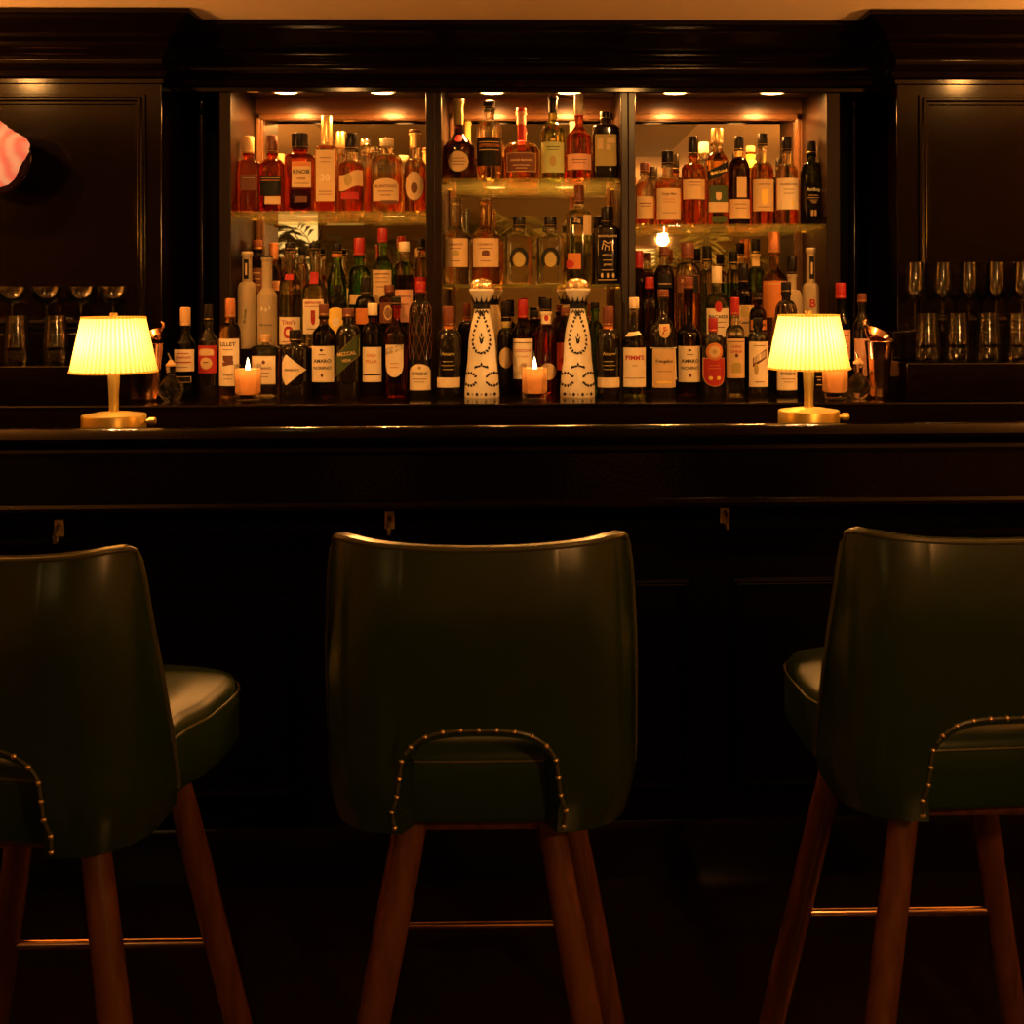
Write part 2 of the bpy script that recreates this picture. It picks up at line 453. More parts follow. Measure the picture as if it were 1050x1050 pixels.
# ---- left glass shelf
B('red brown round-shouldered bottle with tan cap at left end of left glass shelf', 255, 27, 10, 140, 157, 164, 173, 'ruby', 'cork', D1, ZSL, gSL, n=3, ys=.8,
  labels=[dict(y=(180, 196), w=.62, u=.2, c='brown', l=[(183, .7, .8, 'tan')])])
B('red brown bottle with black label and tan strip, second on left glass shelf', 279.5, 25, 10, 139, 157, 163, 172, 'ruby', 'brown', D1, ZSL, gSL, n=3, ys=.8,
  labels=[dict(y=(181, 201), w=.85, c='black', l=[(183, .9, .7, 'tan'), (186, .9, .7, 'orange')]), dict(y=(202, 210), w=.62, u=.18, c='tan')])
B('bourbon bottle lettered KNOB on tan label with squared black stopper', 308, 30, 13, 137, 153, 157, 163, 'ruby', 'black', D1, ZSL, gSL, n=5, ys=.7, capw=17,
  labels=[dict(y=(167, 193), w=.64, u=.22, c='tan', t=[('KNOB', 177, .86, 'ink'), ('CREEK', 184, .5, 'brown')], l=[(169.5, .95, 4, 'orange'), (189, .8, .7, 'brown')]), dict(y=(202, 208), w=.4, u=.2, c='brown')])
B('tall square bottle with long tan label reading 30 on left glass shelf', 335.5, 22, 11, 119, 149, 150, 153, 'amber', 'gold', D1, ZSL, gSL, n=6, ys=.9, level=155, sh='dome', capw=11,
  labels=[dict(y=(155, 207), w=.86, c='tan', t=[('30', 183, .5, 'cream')], l=[(163, .6, .8, 'brown'), (197, .7, .8, 'brown'), (200, .7, .6, 'brown'), (167, .5, .6, 'brown')])])
B('amber bottle with black ringed stopper and curved ribbon label on left glass shelf', 361, 26, 12, 137, 154, 164, 174, 'cognac', 'black', D1, ZSL, gSL, level=170,
  labels=[dict(y=(178, 194), w=.92, c='tan', s='wave', e=[(179, 192, .36, 'disc', 'oldgold', -.15)]), dict(y=(198, 205), w=.7, c='red', u=-.05)])
B('slim clear bottle with gold stopper standing behind the ribbon label bottle', 350, 12, 9, 135, 152, 158, 164, 'amber', 'gold', 4.18, ZSL, gSL, level=170)
B('slim bottle with silver ringed cap between ribbon label bottle and squat decanter', 375, 15, 9, 143, 150, 157, 166, 'amber', 'silver', 4.16, ZSL, gSL, level=172)
B('squat round decanter with pale stopper and clear top on left glass shelf', 397, 33, 12, 142, 150, 158, 171, 'amber', 'cream', D1, ZSL, gSL, n=2.4, ys=.75, level=178, sh='dome', capw=14,
  labels=[dict(y=(184, 207), w=.78, c='tan', s='arch', t=[("BLANTON'S", 192, .84, 'brown')], l=[(197, .6, .8, 'brown'), (201, .4, .8, 'brown')]), dict(y=(206, 210), w=.5, u=.2, c='brown')])
B('gold necked bottle with oval label at right end of left glass shelf', 426, 22, 11, 133, 135.5, 163, 172, 'cognac', 'brown', D1, ZSL, gSL, level=171, foil=(137, 152, 'gold'),
  labels=[dict(y=(177, 206), w=.86, c='tan', s='disc', b='brown', e=[(188, 199, .38, 'disc', 'brown')])])
# ---- upper centre shelf
B('dark cone-bodied bottle with round tan label and red seal on upper centre shelf', 471, 32, 9, 101, 104, 134, 153, 'dark', 'gold', D1, ZST, gST, sh='slope', base=1.0, foil=(104, 128, 'oldgold'),
  labels=[dict(y=(157, 177), w=.64, c='tan', s='disc', b='oldgold', l=[(164, .6, .7, 'brown'), (167, .7, .7, 'brown'), (170, .6, .7, 'brown')]), dict(y=(139, 147), w=.26, c='red', s='disc')])
B('bottle with clear rounded shoulders and wide black band label on upper centre shelf', 502, 26, 11, 104, 112, 124, 137, 'amber', 'black', D1, ZST, gST, level=141, sh='dome',
  labels=[dict(y=(142, 171), w=.96, c='black', t=[('JEFFERSON', 151, .82, 'orange')], l=[(147, .8, .8, 'tan'), (155, .8, .8, 'tan')])])
B('squat orange liqueur bottle with red cap and red ribbon neck', 535, 36, 9, 111, 115, 146, 157, 'cognac', 'red', D1, ZST, gST, sh='dome', foil=(116, 128, 'pink'),
  labels=[dict(y=(159, 177), w=.8, c='brown', b='tan', t=[('GRAND MARNIER', 166, .8, 'tan')], l=[(171, .6, .7, 'tan'), (174, .4, .6, 'tan')]), dict(y=(128, 150), w=.2, c='red')])
B('tall long-necked bottle with pale green label on upper centre shelf', 567, 25, 9, 98, 100, 126, 140, 'olive', 'brown', D1, ZST, gST, sh='round', foil=(101, 116, 'black'),
  labels=[dict(y=(147, 178), w=.92, c='green', l=[(152, .6, .8, 'dgreen'), (155, .5, .6, 'dgreen')], e=[(161, 172, .3, 'disc', 'oldgold')]), dict(y=(143, 146), w=.2, c='yellow')])
B('brandy bottle with tall cream capsule and pink label on upper centre shelf', 594, 26, 8, 96, 118, 128, 142, 'ruby', 'cream', D1, ZST, gST, sh='slope', capw=9,
  labels=[dict(y=(159, 175), w=.94, c='pink', l=[(165, .6, .8, 'brown'), (168, .5, .6, 'brown')])])
B('squat black bottle with tan label patches at right end of upper centre shelf', 621, 26, 9, 115, 123, 127, 132, 'black', 'black', D1, ZST, gST, n=4, ys=.8, capw=11,
  labels=[dict(y=(139, 171), w=.85, c='oldgold', e=[(143, 154, .26, 'rect', 'tan', -.45), (142, 148, .4, 'rect', 'tan', .4), (149, 155, .2, 'rect', 'tan', .2)])])
# ---- lower centre shelf
B('clear tequila bottle with tan label at left of lower centre shelf', 468, 26, 11, 203, 206, 230, 243, 'clear', 'clearcap', D1, ZSM, gSM, level=276, up='clear', sh='slope',
  labels=[dict(y=(245, 274), w=.92, c='tan', t=[('CASAMIGOS', 251, .6, 'brown')], e=[(257, 263, .3, 'arch', 'oldgold')], l=[(255, .5, .6, 'brown'), (268, .4, .7, 'brown')])])
B('amber tequila bottle with matching tan label, second on lower centre shelf', 498.5, 29, 12, 203, 206, 230, 243, 'cognac', 'clearcap', D1, ZSM, gSM, level=272, up='amber', sh='slope',
  labels=[dict(y=(245, 274), w=.9, c='tan', t=[('CASAMIGOS', 251, .6, 'brown')], e=[(257, 263, .3, 'arch', 'brown')], l=[(255, .5, .6, 'brown'), (268, .4, .7, 'brown')])])
def horseshoe(cx, txt):
    root, sf, H, r, k = B(txt, cx, 28, 11, 222, 233, 239, 246, 'clear', 'black', D1, ZSM, gSM, n=4, ys=.75, sh='round', capw=12.5)
    m = MB(); c, R, q = H(266), 12*k, 3.2*k
    pts = []
    for i in range(25):
        a = math.radians(-40 + 260*i/24); pts.append((math.cos(a), math.sin(a)))
    vs, fs = [], []
    for x, y in pts:
        for rr in (R - q, R): vs.append(sf.pt(x*rr*.8, c + y*rr, .0012))
    for i in range(24): fs.append((2*i, 2*i+1, 2*i+3, 2*i+2))
    m.add(vs, fs).build('horseshoe_emblem', PAPER['black'], root, smooth=0)
    e = MB(); lo, hi = shape_fns('disc', c - 8*k, c + 7*k)
    e.add(*patch(sf, 6*k, lo, hi, .0011)).build('label', PAPER['oldgold'], root)
    return root
horseshoe(532.5, 'left of two clear square bottles with horseshoe emblem and black cap')
horseshoe(564.5, 'right of two clear square bottles with horseshoe emblem and black cap')
B('tall clear bottle with small red and orange label on lower centre shelf', 594, 27, 9, 190, 208, 214, 222, 'olive', 'brown', D1, ZSM, gSM, n=3, ys=.85, up='clear', level=242, sh='round',
  labels=[dict(y=(260, 276), w=.5, u=-.4, c='orange', e=[(267, 275, .8, 'disc', 'red', -.4)]), dict(y=(223, 231), w=.45, u=-.2, c='black', t=[('Zig', 227, .6, 'tan')]), dict(y=(221, 241), w=.3, u=.6, c='tan')])
root, sf, H, r, k = B('black boxy bottle with white drawn emblem at right of lower centre shelf', 622.5, 23, 11, 212, 229, 231, 236, 'black', 'black', D1, ZSM, gSM, n=6, ys=.9,
  labels=[dict(y=(240, 288), w=.92, t=[('MONTELOBOS', 242.5, .92, 'tan'), ('MEZCAL', 262, .5, 'tan'), ('JOVEN', 272, .4, 'tan')], l=[(267, .45, .6, 'tan'), (277, .6, .6, 'tan'), (287, .95, .6, 'tan')], e=[(280, 285, .12, 'disc', 'tan', -.5), (280, 285, .12, 'disc', 'tan', 0.), (280, 285, .12, 'disc', 'tan', .5)])])
wm = MB()
for (x0, y0, x1, y1, ww) in [(-6, 256, -4, 247, 1), (-4, 247, 0, 250, 1), (0, 250, 4, 248, 1), (4, 248, 5, 257, 1), (-3, 257, -2, 252, .8), (1, 257, 1.5, 252, .8), (-5, 250, 2, 254, .8)]:
    a, b = Vector((x0*k, H(y0))), Vector((x1*k, H(y1))); d = (b-a).normalized(); nn = Vector((-d.y, d.x))*ww*k*.5
    wm.add([sf.pt(p.x, p.y, .0012) for p in (a-nn, b-nn, b+nn, a+nn)], [(0, 1, 2, 3)])
wm.build('drawn_emblem', PAPER['tan'], root, smooth=0)
# ---- right glass shelf
B('small clear bottle with tan label at left end of right glass shelf', 661.5, 19, 9, 167, 177, 184, 196, 'amber', 'brown', D1, ZSR, gSR, level=202, sh='round',
  labels=[dict(y=(202, 225), w=.92, c='tan', l=[(209, .7, 1, 'brown'), (212, .6, .7, 'brown')])])
B('bottle with flared black stopper and large tan label, second on right glass shelf', 685, 26, 11, 155, 169, 181, 190, 'cognac', 'black', D1, ZSR, gSR, level=190, n=2.6,
  labels=[dict(y=(194, 226), w=.93, c='tan', t=[('Single Malt', 200, .6, 'brown')], l=[(205, .5, .8, 'orange'), (208, .5, .8, 'orange'), (219, .6, .6, 'brown')])])
B('amber bottle with black capsule and high tan label on right glass shelf', 711, 24, 9, 140, 159, 167, 175, 'cognac', 'black', D1, ZSR, gSR,
  labels=[dict(y=(185, 205), w=.92, c='tan', l=[(188, .6, .8, 'brown'), (191, .6, .6, 'brown')])])
B('square whisky bottle with gold cap and slanted black band label', 735.5, 22, 11, 132, 147.5, 152, 166, 'amber', 'gold', D1, ZSR, gSR, n=4, ys=.9, level=160, sh='slope',
  labels=[dict(y=(166, 187), w=.96, c='black', s='diag', t=[('Gold Label', 177, .8, 'gold', .22)]), dict(y=(191, 208), w=.85, c='dgreen', e=[(198, 206, .3, 'shield', 'tan')]), dict(y=(208, 218), w=.9, c='tan'), dict(y=(222, 229), w=.7, c='dgreen', u=.1)])
B('dark sherried bottle with two-piece tan label on right glass shelf', 758, 22, 9, 140, 155, 162, 176, 'dark', 'black', D1, ZSR, gSR, foil=(155, 161, 'gold'),
  labels=[dict(y=(182, 203), w=.45, u=.1, c='tan', s='rect'), dict(y=(205, 225), w=.93, c='tan', l=[(210, .6, .7, 'brown'), (214, .5, .7, 'brown')])])
B('amber bottle whose tan label shows a bright cone emblem', 782, 23, 9, 137, 150, 166, 177, 'cognac', 'black', D1, ZSR, gSR, level=172,
  labels=[dict(y=(185, 217), w=.92, c='tan', e=[(195, 211, .3, 'shield', 'yellow')], l=[(190, .6, .8, 'brown'), (213, .6, .6, 'brown')])])
B('amber bottle with black cap and cream label headed by lettering on right glass shelf', 807, 23, 9, 140, 155, 168, 180, 'cognac', 'black', D1, ZSR, gSR, level=184,
  labels=[dict(y=(184, 215), w=.93, c='cream', b='tan', t=[('CRAIGELLACHIE', 190, .82, 'brown')], l=[(195, .5, .6, 'brown'), (199, .5, .6, 'brown')], e=[(207, 212, .12, 'disc', 'yellow', .35)])])
B('green black bottle with white lettering at right end of right glass shelf', 832, 22, 9, 145, 158, 166, 180, 'dgreen', 'black', D1, ZSR, gSR,
  labels=[dict(y=(190, 226), w=.93, t=[('Ardbeg', 195.5, .68, 'white'), ('TEN', 208, .26, 'tan')], l=[(201, .5, .7, 'tan'), (203.5, .6, .7, 'tan'), (206, .4, .6, 'tan')], e=[(216, 222, .12, 'rect', 'tan', -.14), (216, 222, .12, 'rect', 'tan', .16)])])
B('bottle with pale yellow capped neck behind the slanted label whisky bottle', 722, 14, 9, 146, 157, 163, 172, 'amber', 'cream', 4.18, ZSR, gSR, level=170)
B('bottle with tan necked stopper standing behind the two-piece label bottle', 770, 14, 8, 150, 156, 164, 176, 'amber', 'cork', 4.18, ZSR, gSR, foil=(158, 172, 'yellow'))
# ---- riser, left cabinet
DR = 3.985
B('frosted vodka bottle with black neck strip at left end of left riser', 253.5, 19, 10, 258, 260, 289, 297, 'frost', 'cream', 3.97, ZR, gRL,
  labels=[dict(y=(266, 286), w=.26, c='black', l=[(276, .4, 12, 'tan')]), dict(y=(305, 345), w=.5, t=[('BELVEDERE', 324, 1.5, 'dgreen', 1.45)])])
B('frosted white vodka bottle with black topped cylinder neck on left riser', 274, 20, 10.5, 262, 264, 294, 304, 'frost', 'black', 3.97, ZR, gRL, sh='slope',
  labels=[dict(y=(313, 345), w=.8, t=[('GREY GOOSE', 333, .8, 'dgreen')], e=[(314, 319, .16, 'fan', 'white', -.3), (315, 320, .14, 'fan', 'white', .1), (313, 318, .12, 'fan', 'white', .45)])])
B('dark textured bottle with black stopper behind the frosted vodka bottles', 264, 17, 9, 246, 256, 260, 268, 'dark', 'brown', 4.14, ZR, gRL, labels=[dict(y=(275, 300), w=.8, c='brown', l=[(280, .7, .8, 'tan'), (286, .7, .8, 'tan'), (292, .7, .8, 'tan')])])
B('bottle with ribbed copper capsule behind the left riser row', 281, 18, 8, 249, 266, 272, 284, 'amber', 'copper', 4.14, ZR, gRL, labels=[dict(y=(288, 298), w=.8, c='pink', t=[('I.T.', 293, .5, 'red')])])
B('vodka bottle with black cap and cream label with orange seal on left riser', 298, 23, 10, 249, 257, 275, 294, 'olive', 'black', DR, ZR, gRL, level=302, sh='slope',
  labels=[dict(y=(325, 353), w=.94, c='cream', t=[("Tito's", 330, .66, 'red')], e=[(334, 347, .48, 'disc', 'red'), (337, 344, .28, 'disc', 'cream')], l=[(350, .7, .8, 'red')]), dict(y=(281, 287), w=.38, c='red')])
B('slim bottle with black cap between cream label and gin bottles on left riser', 310, 14, 7, 254, 261, 270, 280, 'clear', 'black', 4.14, ZR, gRL)
B('gin bottle with square red neck seal and cream label with red figure', 323, 24, 10, 249, 257, 284, 298, 'clear', 'black', DR, ZR, gRL, sh='slope', n=4, ys=.9,
  labels=[dict(y=(307, 342), w=.86, c='cream', t=[('BEEFEATER', 310.5, .8, 'red')], e=[(318, 333, .22, 'shield', 'red'), (320, 325, .1, 'disc', 'orange')], l=[(337, .6, .8, 'brown'), (314, .85, .6, 'red')]), dict(y=(279, 291), w=.36, c='red')])
B('green bottle with black cap and orange neck band on left riser', 345.5, 20, 9, 250, 260, 264, 293, 'green', 'black', DR, ZR, gRL, sh='slope', foil=(260, 264, 'orange'))
B('green bottle with short red cap on left riser', 368.5, 22, 10, 244, 262, 272, 284, 'green', 'red', DR, ZR, gRL, labels=[dict(y=(302, 312), w=.8, c='tan')])
B('green bottle with tall red cap and tan label on left riser', 392.5, 21, 9, 234, 249, 260, 275, 'green', 'red', DR, ZR, gRL, sh='slope',
  labels=[dict(y=(277, 312), w=.9, c='tan', l=[(281, .8, 1, 'brown'), (285, .7, .7, 'brown'), (289, .7, .7, 'brown'), (294, .6, .7, 'brown')])])
B('dark amber liqueur bottle with ribbed cream cap on left riser', 414.5, 19, 10, 248, 258, 268, 280, 'dark', 'cream', DR, ZR, gRL, up='clear', level=282,
  labels=[dict(y=(297, 330), w=.94, c='pink', t=[('AMARETTO', 304, .8, 'brown')], l=[(312, .6, .8, 'brown')])])
B('amber bottle with black ringed cap at right end of left riser', 432, 13, 7, 245, 256, 264, 278, 'amber', 'black', DR, ZR, gRL, foil=(284, 297, 'red') )
# ---- riser, right cabinet
B('dark bottle with red cap at left end of right riser', 655, 13, 8, 257, 275, 282, 292, 'dark', 'red', DR, ZR, gRR)
B('dark amber bottle with brown stopper and black shield label on right riser', 681, 21, 9, 253, 262, 272, 287, 'dark', 'brown', DR, ZR, gRR, level=276, labels=[dict(y=(281, 295), w=.7, c='black', l=[(291, .9, .7, 'tan')])])
B('whisky bottle with red brown cap and brown label with black patch on right riser', 705, 25, 12, 249, 266, 269, 280, 'amber', 'brown', DR, ZR, gRR, sh='dome', n=3, ys=.85, level=282,
  labels=[dict(y=(282, 300), w=.92, c='brown', t=[('XO', 288, .3, 'tan', 0, -.4)], e=[(283, 300, .4, 'rect', 'black', .45)])])
B('clear bottle with black cap standing behind the rum bottle on right riser', 725, 16, 9, 252, 268, 276, 288, 'clear', 'black', 4.14, ZR, gRR)
B('white rum bottle with cream cap and red disc above cream label', 735, 24, 9, 273, 290, 300, 310, 'olive', 'cream', 3.95, ZR, gRR, up='clear', level=312,
  labels=[dict(y=(316, 345), w=.94, c='cream', t=[('BACARDI', 324.5, .84, 'ink')], e=[(309, 320, .34, 'disc', 'red')], l=[(330, .7, .8, 'brown'), (335, .6, .8, 'brown')])])
B('green bottle with ringed black cap on right riser beside the rum bottle', 752, 15, 8, 258, 271, 276, 286, 'green', 'black', 4.13, ZR, gRR, level=290)
B('dark bottle with black cap and tan square label on right riser', 762, 22, 9, 270, 290, 294, 305, 'dgreen', 'black', 3.96, ZR, gRR, labels=[dict(y=(313, 345), w=.9, c='tan', e=[(314, 325, .4, 'rect', 'oldgold')], t=[('Casoni', 330, .6, 'ink')])])
B('green bottle with tall ringed cap and cream neck label on right riser', 775, 20, 8, 245, 260, 274, 287, 'green', 'black', 4.12, ZR, gRR, foil=(260, 273, 'tan'))
B('orange liqueur bottle with tall copper capsule on right riser', 794, 26, 10, 238, 259, 274, 287, 'amber', 'copper', 4.0, ZR, gRR, sh='slope', labels=[dict(y=(288, 325), w=.96, c='orange', l=[(291, .9, .8, 'tan')])])
B('frosted round-bodied bottle with black ringed neck on right riser', 812, 22, 9, 263, 281, 297, 312, 'frost', 'black', 3.97, ZR, gRR, sh='dome')
B('frosted vodka bottle with black neck strip at right end of right riser', 831.5, 17, 9, 254, 256, 290, 297, 'frost', 'cream', 3.97, ZR, gRR, labels=[dict(y=(263, 286), w=.28, c='black', l=[(275, .4, 12, 'tan')]), dict(y=(304, 318), w=.6, t=[('B', 311, .6, 'red')])])
# ---- second row on the counter
B('tall bottle with round yellow label behind the diagonal banded bottle', 346, 21, 8, 292, 299, 302, 312, 'dgreen', 'black', 3.86, ZC, gCB, labels=[dict(y=(315, 342), w=.92, c='yellow', s='arch', e=[(325, 335, .4, 'disc', 'cream')])])
B('dark bottle with square black cap and orange label behind the cream capped bottle', 375, 21, 9, 284, 302, 303, 313, 'dark', 'black', 3.87, ZC, gCB, labels=[dict(y=(316, 332), w=.9, c='orange')])
B('dark bottle with square brown label behind the red aperitif bottle', 399, 20, 9, 292, 300, 303, 307, 'dark', 'brown', 3.87, ZC, gCB, labels=[dict(y=(310, 331), w=.9, c='brown', e=[(313, 328, .5, 'disc', 'tan'), (315, 326, .4, 'disc', 'brown')])])
B('dark slim bottle between light rum and monk shaped bottles', 666, 18, 8, 284, 296, 304, 318, 'dark', 'red', 3.87, ZC, gCB)
B('small dark bottle with orange label behind the bamboo label bottle', 777, 18, 8, 300, 308, 315, 325, 'dark', 'black', 3.87, ZC, gCB, labels=[dict(y=(328, 338), w=.9, c='orange', l=[(333, .8, 2, 'brown')])])
B('black capped dark bottle with round tan label left of centre candle', 519, 18, 9, 309, 327, 337, 346, 'black', 'black', 3.87, ZC, gCB, foil=(328, 336, 'oldgold'), labels=[dict(y=(356, 377), w=.8, c='tan', s='disc')])
B('red capped vermouth bottle with cream label and orange lettering behind centre candle', 536, 21, 9, 307, 326, 334, 343, 'dark', 'red', 3.80, ZC, gCB,
  labels=[dict(y=(347, 388), w=.94, c='cream', t=[('COCCHI', 359, .82, 'red'), ('DI TORINO', 365, .6, 'orange')], l=[(351, .9, .9, 'brown')], e=[(372, 384, .4, 'arch', 'tan')])])
B('red liqueur bottle with cream neck label behind centre candle', 560, 22, 10, 306, 319, 333, 345, 'red', 'black', 3.80, ZC, gCB, foil=(320, 332, 'cream'),
  labels=[dict(y=(372, 389), w=.8, u=.15, c='tan', s='disc'), dict(y=(318.5, 333), w=.4, e=[(323, 329, .5, 'disc', 'red')])])
B('dark bottle with pink label half hidden by the right ceramic bottle', 579.5, 19, 8, 315, 324, 330, 345, 'dark', 'brown', 3.88, ZC, gCB, labels=[dict(y=(351, 379), w=.9, c='pink', e=[(366, 373, .4, 'disc', 'red', -.2)])])
B('dark bottle added between red capped vermouth and red liqueur to hide candle reflection', 547.5, 17, 8, 318, 328, 334, 345, 'dark', 'black', 3.90, ZC, gCB)  # added to block the candle flame's reflection in the mirror
B('slim green bottle with black cap right of the right ceramic bottle', 610, 17, 8, 310, 316, 330, 342, 'green', 'black', 3.87, ZC, gCB)
# ---- front row on the counter
DF = 3.72
B('dark green vermouth bottle with cork coloured capsule at left end of counter row', 190, 21, 9, 315, 333.5, 341, 354, 'dgreen', 'cork', DF, ZC, gCF, sh='slope',
  labels=[dict(y=(358, 380), w=.95, c='cream', t=[('CARPANO', 366, .78, 'red')], l=[(371, .8, 1.2, 'red'), (376, .5, .7, 'brown'), (362, .6, .8, 'red')]), dict(y=(386, 391), w=.7, c='black', b='tan')])
B('dark vermouth bottle with red bordered label, second along the counter', 213.5, 19.5, 8, 312, 329, 338, 350, 'black', 'black', DF, ZC, gCF, sh='slope',
  labels=[dict(y=(354, 382), w=.95, c='red', e=[(357, 364, .8, 'arch', 'tan'), (366, 378, .66, 'disc', 'tan')], l=[(371, .3, 1, 'brown')])])
B('aperitif bottle with copper capsule and tall cream label lettered LILLET', 236, 21.5, 9, 306, 325, 331, 343, 'amber', 'copper', DF, ZC, gCF, sh='round',
  labels=[dict(y=(347, 395), w=.94, c='cream', t=[('LILLET', 352.5, .76, 'ink')], e=[(364, 371, .5, 'shield', 'brown'), (370, 374, .55, 'wave', 'brown')], l=[(358, .5, .6, 'brown'), (384, .5, .8, 'brown'), (388, .4, .6, 'brown')])])
B('clear square flask with ball stopper and cream label behind left candle', 272, 28, 8, 343, 351, 353.5, 357, 'clear', 'cork', 3.76, ZC, gCF, n=6, ys=.6, capw=11,
  labels=[dict(y=(365, 393), w=.82, c='cream', b='tan', t=[('ROMANO', 377, .7, 'brown')], e=[(369, 373, .16, 'disc', 'brown')], l=[(382, .5, .7, 'brown'), (386, .4, .6, 'brown')])])
B('squat black gin bottle with cream fan shaped label', 303, 28, 11, 338, 350, 352, 357, 'black', 'black', DF, ZC, gCF,
  labels=[dict(y=(363, 394), w=.88, c='cream', s='fan', t=[("HENDRICK'S", 378.5, .62, 'ink', 0, -.12)])])
def amaro(cx, txt, top, D=DF):
    B(txt, cx, 24, 9, top, top + 12, 331, 343, 'dark', 'brown', D, ZC, gCF, sh='slope',
      labels=[dict(y=(354.5, 391), w=.93, c='cream', t=[('AMARO', 369.5, .8, 'ink'), ('NONINO', 376.5, .8, 'ink')], e=[(357, 360, .18, 'fan', 'ink'), (382, 386, .12, 'disc', 'brown')], l=[(363, .3, .7, 'ink')])])
amaro(332, 'brown bottle with cream two-word label right of the fan label gin', 312)
amaro(706, 'brown bottle with cream two-word label right of the monk shaped bottle', 284, 3.74)
B('black bottle with slanted gold edged label band between two cream labels', 357, 25, 11, 316, 325, 333, 345, 'black', 'brown', DF, ZC, gCF,
  labels=[dict(y=(342, 386), w=.95, c='dgreen', b='oldgold', s='diag', t=[('MEZCAL', 362, .8, 'tan', .12), ('VIDA', 369, .4, 'tan', .12)])])
B('dark bottle with cream cap and cream label with orange script', 382, 20.5, 9, 311, 323, 331, 343, 'dark', 'cream', DF, ZC, gCF,
  labels=[dict(y=(355.5, 391), w=.93, c='cream', t=[('ORO', 364, .5, 'orange'), ('PILLA', 370, .6, 'orange')], l=[(383.5, .95, 1.6, 'ink')])])
B('red aperitif bottle lettered APEROL with slanted black band label', 406, 25, 9, 304.5, 313, 328, 345, 'red', 'black', DF, ZC, gCF, sh='slope', base=.85,
  labels=[dict(y=(353, 386), w=.72, c='cream', s='shield', u=-.05, l=[(372, .5, .8, 'orange'), (376, .5, .8, 'orange')]), dict(y=(351, 364), w=.78, u=-.05, c='black', s='diag', t=[('APEROL', 357.5, .84, 'cream', .13)])])
def woven(cx, txt, cap, w=23):
    root, sf, H, r, k = B(txt, cx, w, 9, 289, 300, 308, 322, 'black', cap, DF, ZC, gCF, sh='round',
      labels=[dict(y=(373, 399), w=.9, c='cream', s='arch', b='oldgold', t=[('RYSSENS', 382.5, .76, 'ink')], l=[(388, .7, .7, 'brown'), (391, .5, .6, 'brown')], e=[(375, 378, .16, 'disc', 'oldgold')])])
    m = MB()
    for i in range(12):                      # raised criss-cross netting on the upper body
        for s in (1, -1):
            pts = []
            for j in range(13):
                z = H(368) + (H(312) - H(368))*j/12; R, n = sf.rn(z); a = 2*PI*i/12 + s*j*.12
                pts.append(((R+.0006)*math.cos(a), (R+.0006)*math.sin(a), z))
            m.tube(pts, .0007, 5)
    m.build('netting', PAPER['brown'], root)
woven(431, 'black netted bottle with red cap and arched cream label', 'red')
woven(806, 'black bottle with arched cream label behind the right table lamp', 'black', 22)
def strip(cx, txt, w):
    B(txt, cx, w, 10, 314, 334, 337, 349, 'black', 'brown', DF, ZC, gCF, sh='round', foil=(334, 337, 'orange'),
      labels=[dict(y=(386.5, 396.5), w=.94, c='cream'), dict(y=(351, 383), w=.9, t=[('Amaro', 362, .6, 'oldgold')], l=[(370, .5, .7, 'oldgold'), (374, .6, .7, 'oldgold'), (378, .5, .7, 'oldgold')])])
strip(460, 'dark bottle with narrow cream strip label left of the left ceramic bottle', 25)
strip(623.5, 'dark bottle with narrow cream strip label right of the right ceramic bottle', 24)
B('clear liqueur bottle with cream cap and cream label in red script', 650, 24.5, 9, 305, 316, 338, 350, 'olive', 'cream', DF, ZC, gCF, sh='slope', up='clear', level=341,
  labels=[dict(y=(356, 396), w=.93, c='cream', t=[("PIMM'S", 366, .82, 'red'), ('No1', 374, .22, 'oldgold')], l=[(387, .9, .7, 'brown')]), dict(y=(340, 344), w=.8, c='cream', s='wave')])
root, sf, H, r, k = B('monk shaped black liqueur bottle with white cord and F seal', 680, 26, 10, 297, 305, 322, 340, 'black', 'brown', DF, ZC, gCF, sh='slope', base=1.0,
  labels=[dict(y=(358, 396), w=.86, c='tan', b='cream', t=[('Frangelico', 370, .78, 'ink')], l=[(380, .7, .6, 'brown'), (391, .7, 2, 'yellow')]), dict(y=(332, 346), w=.4, c='tan', s='shield', t=[('F', 338.5, .4, 'red')])])
cd = [(( r+.0018)*math.sin(2*PI*i/28), -(r+.0018)*math.cos(2*PI*i/28), H(356.5)) for i in range(28)]
MB().tube(cd, .0013, 6, closed=True).tube([sf.pt(r*.80, H(356.5), .002), sf.pt(r*.88, H(366), .002), sf.pt(r*.92, H(378), .002), sf.pt(r*.96, H(388), .002)], .0013, 6).lathe([(.001, 0), (.0026, .002), (.002, .006), (.0006, .008)], 10, M=Matrix.Translation((sf.pt(r*.96, H(389), .003)))).build('waist_cord', PAPER['white'], root)
B('bottle with red label and orange disc seal on the counter', 731, 23, 8.5, 326, 340, 343, 350, 'black', 'red', DF, ZC, gCF, sh='dome',
  labels=[dict(y=(367, 395), w=.93, c='red', b='tan', s='shield', l=[(374, .5, .7, 'orange'), (377, .6, .7, 'orange')], e=[(385, 389, .2, 'disc', 'yellow', -.35), (385, 389, .2, 'disc', 'yellow', .35)]), dict(y=(351, 369), w=.76, c='orange', b='black', s='disc', e=[(354, 366, .7, 'disc', 'tan'), (358, 362, .3, 'disc', 'oldgold')])])
B('bottle with red capsule and cream label showing an arched building', 753.5, 19.5, 8, 305, 323, 333, 342, 'clear', 'red', DF, ZC, gCF, up='clear',
  labels=[dict(y=(347, 387), w=.94, c='tan', t=[('CHINA', 355, .6, 'red'), ('CHINA', 360, .7, 'red')], e=[(371, 382, .55, 'arch', 'oldgold'), (362, 366, .2, 'disc', 'brown')], l=[(350, .9, .8, 'brown')])])
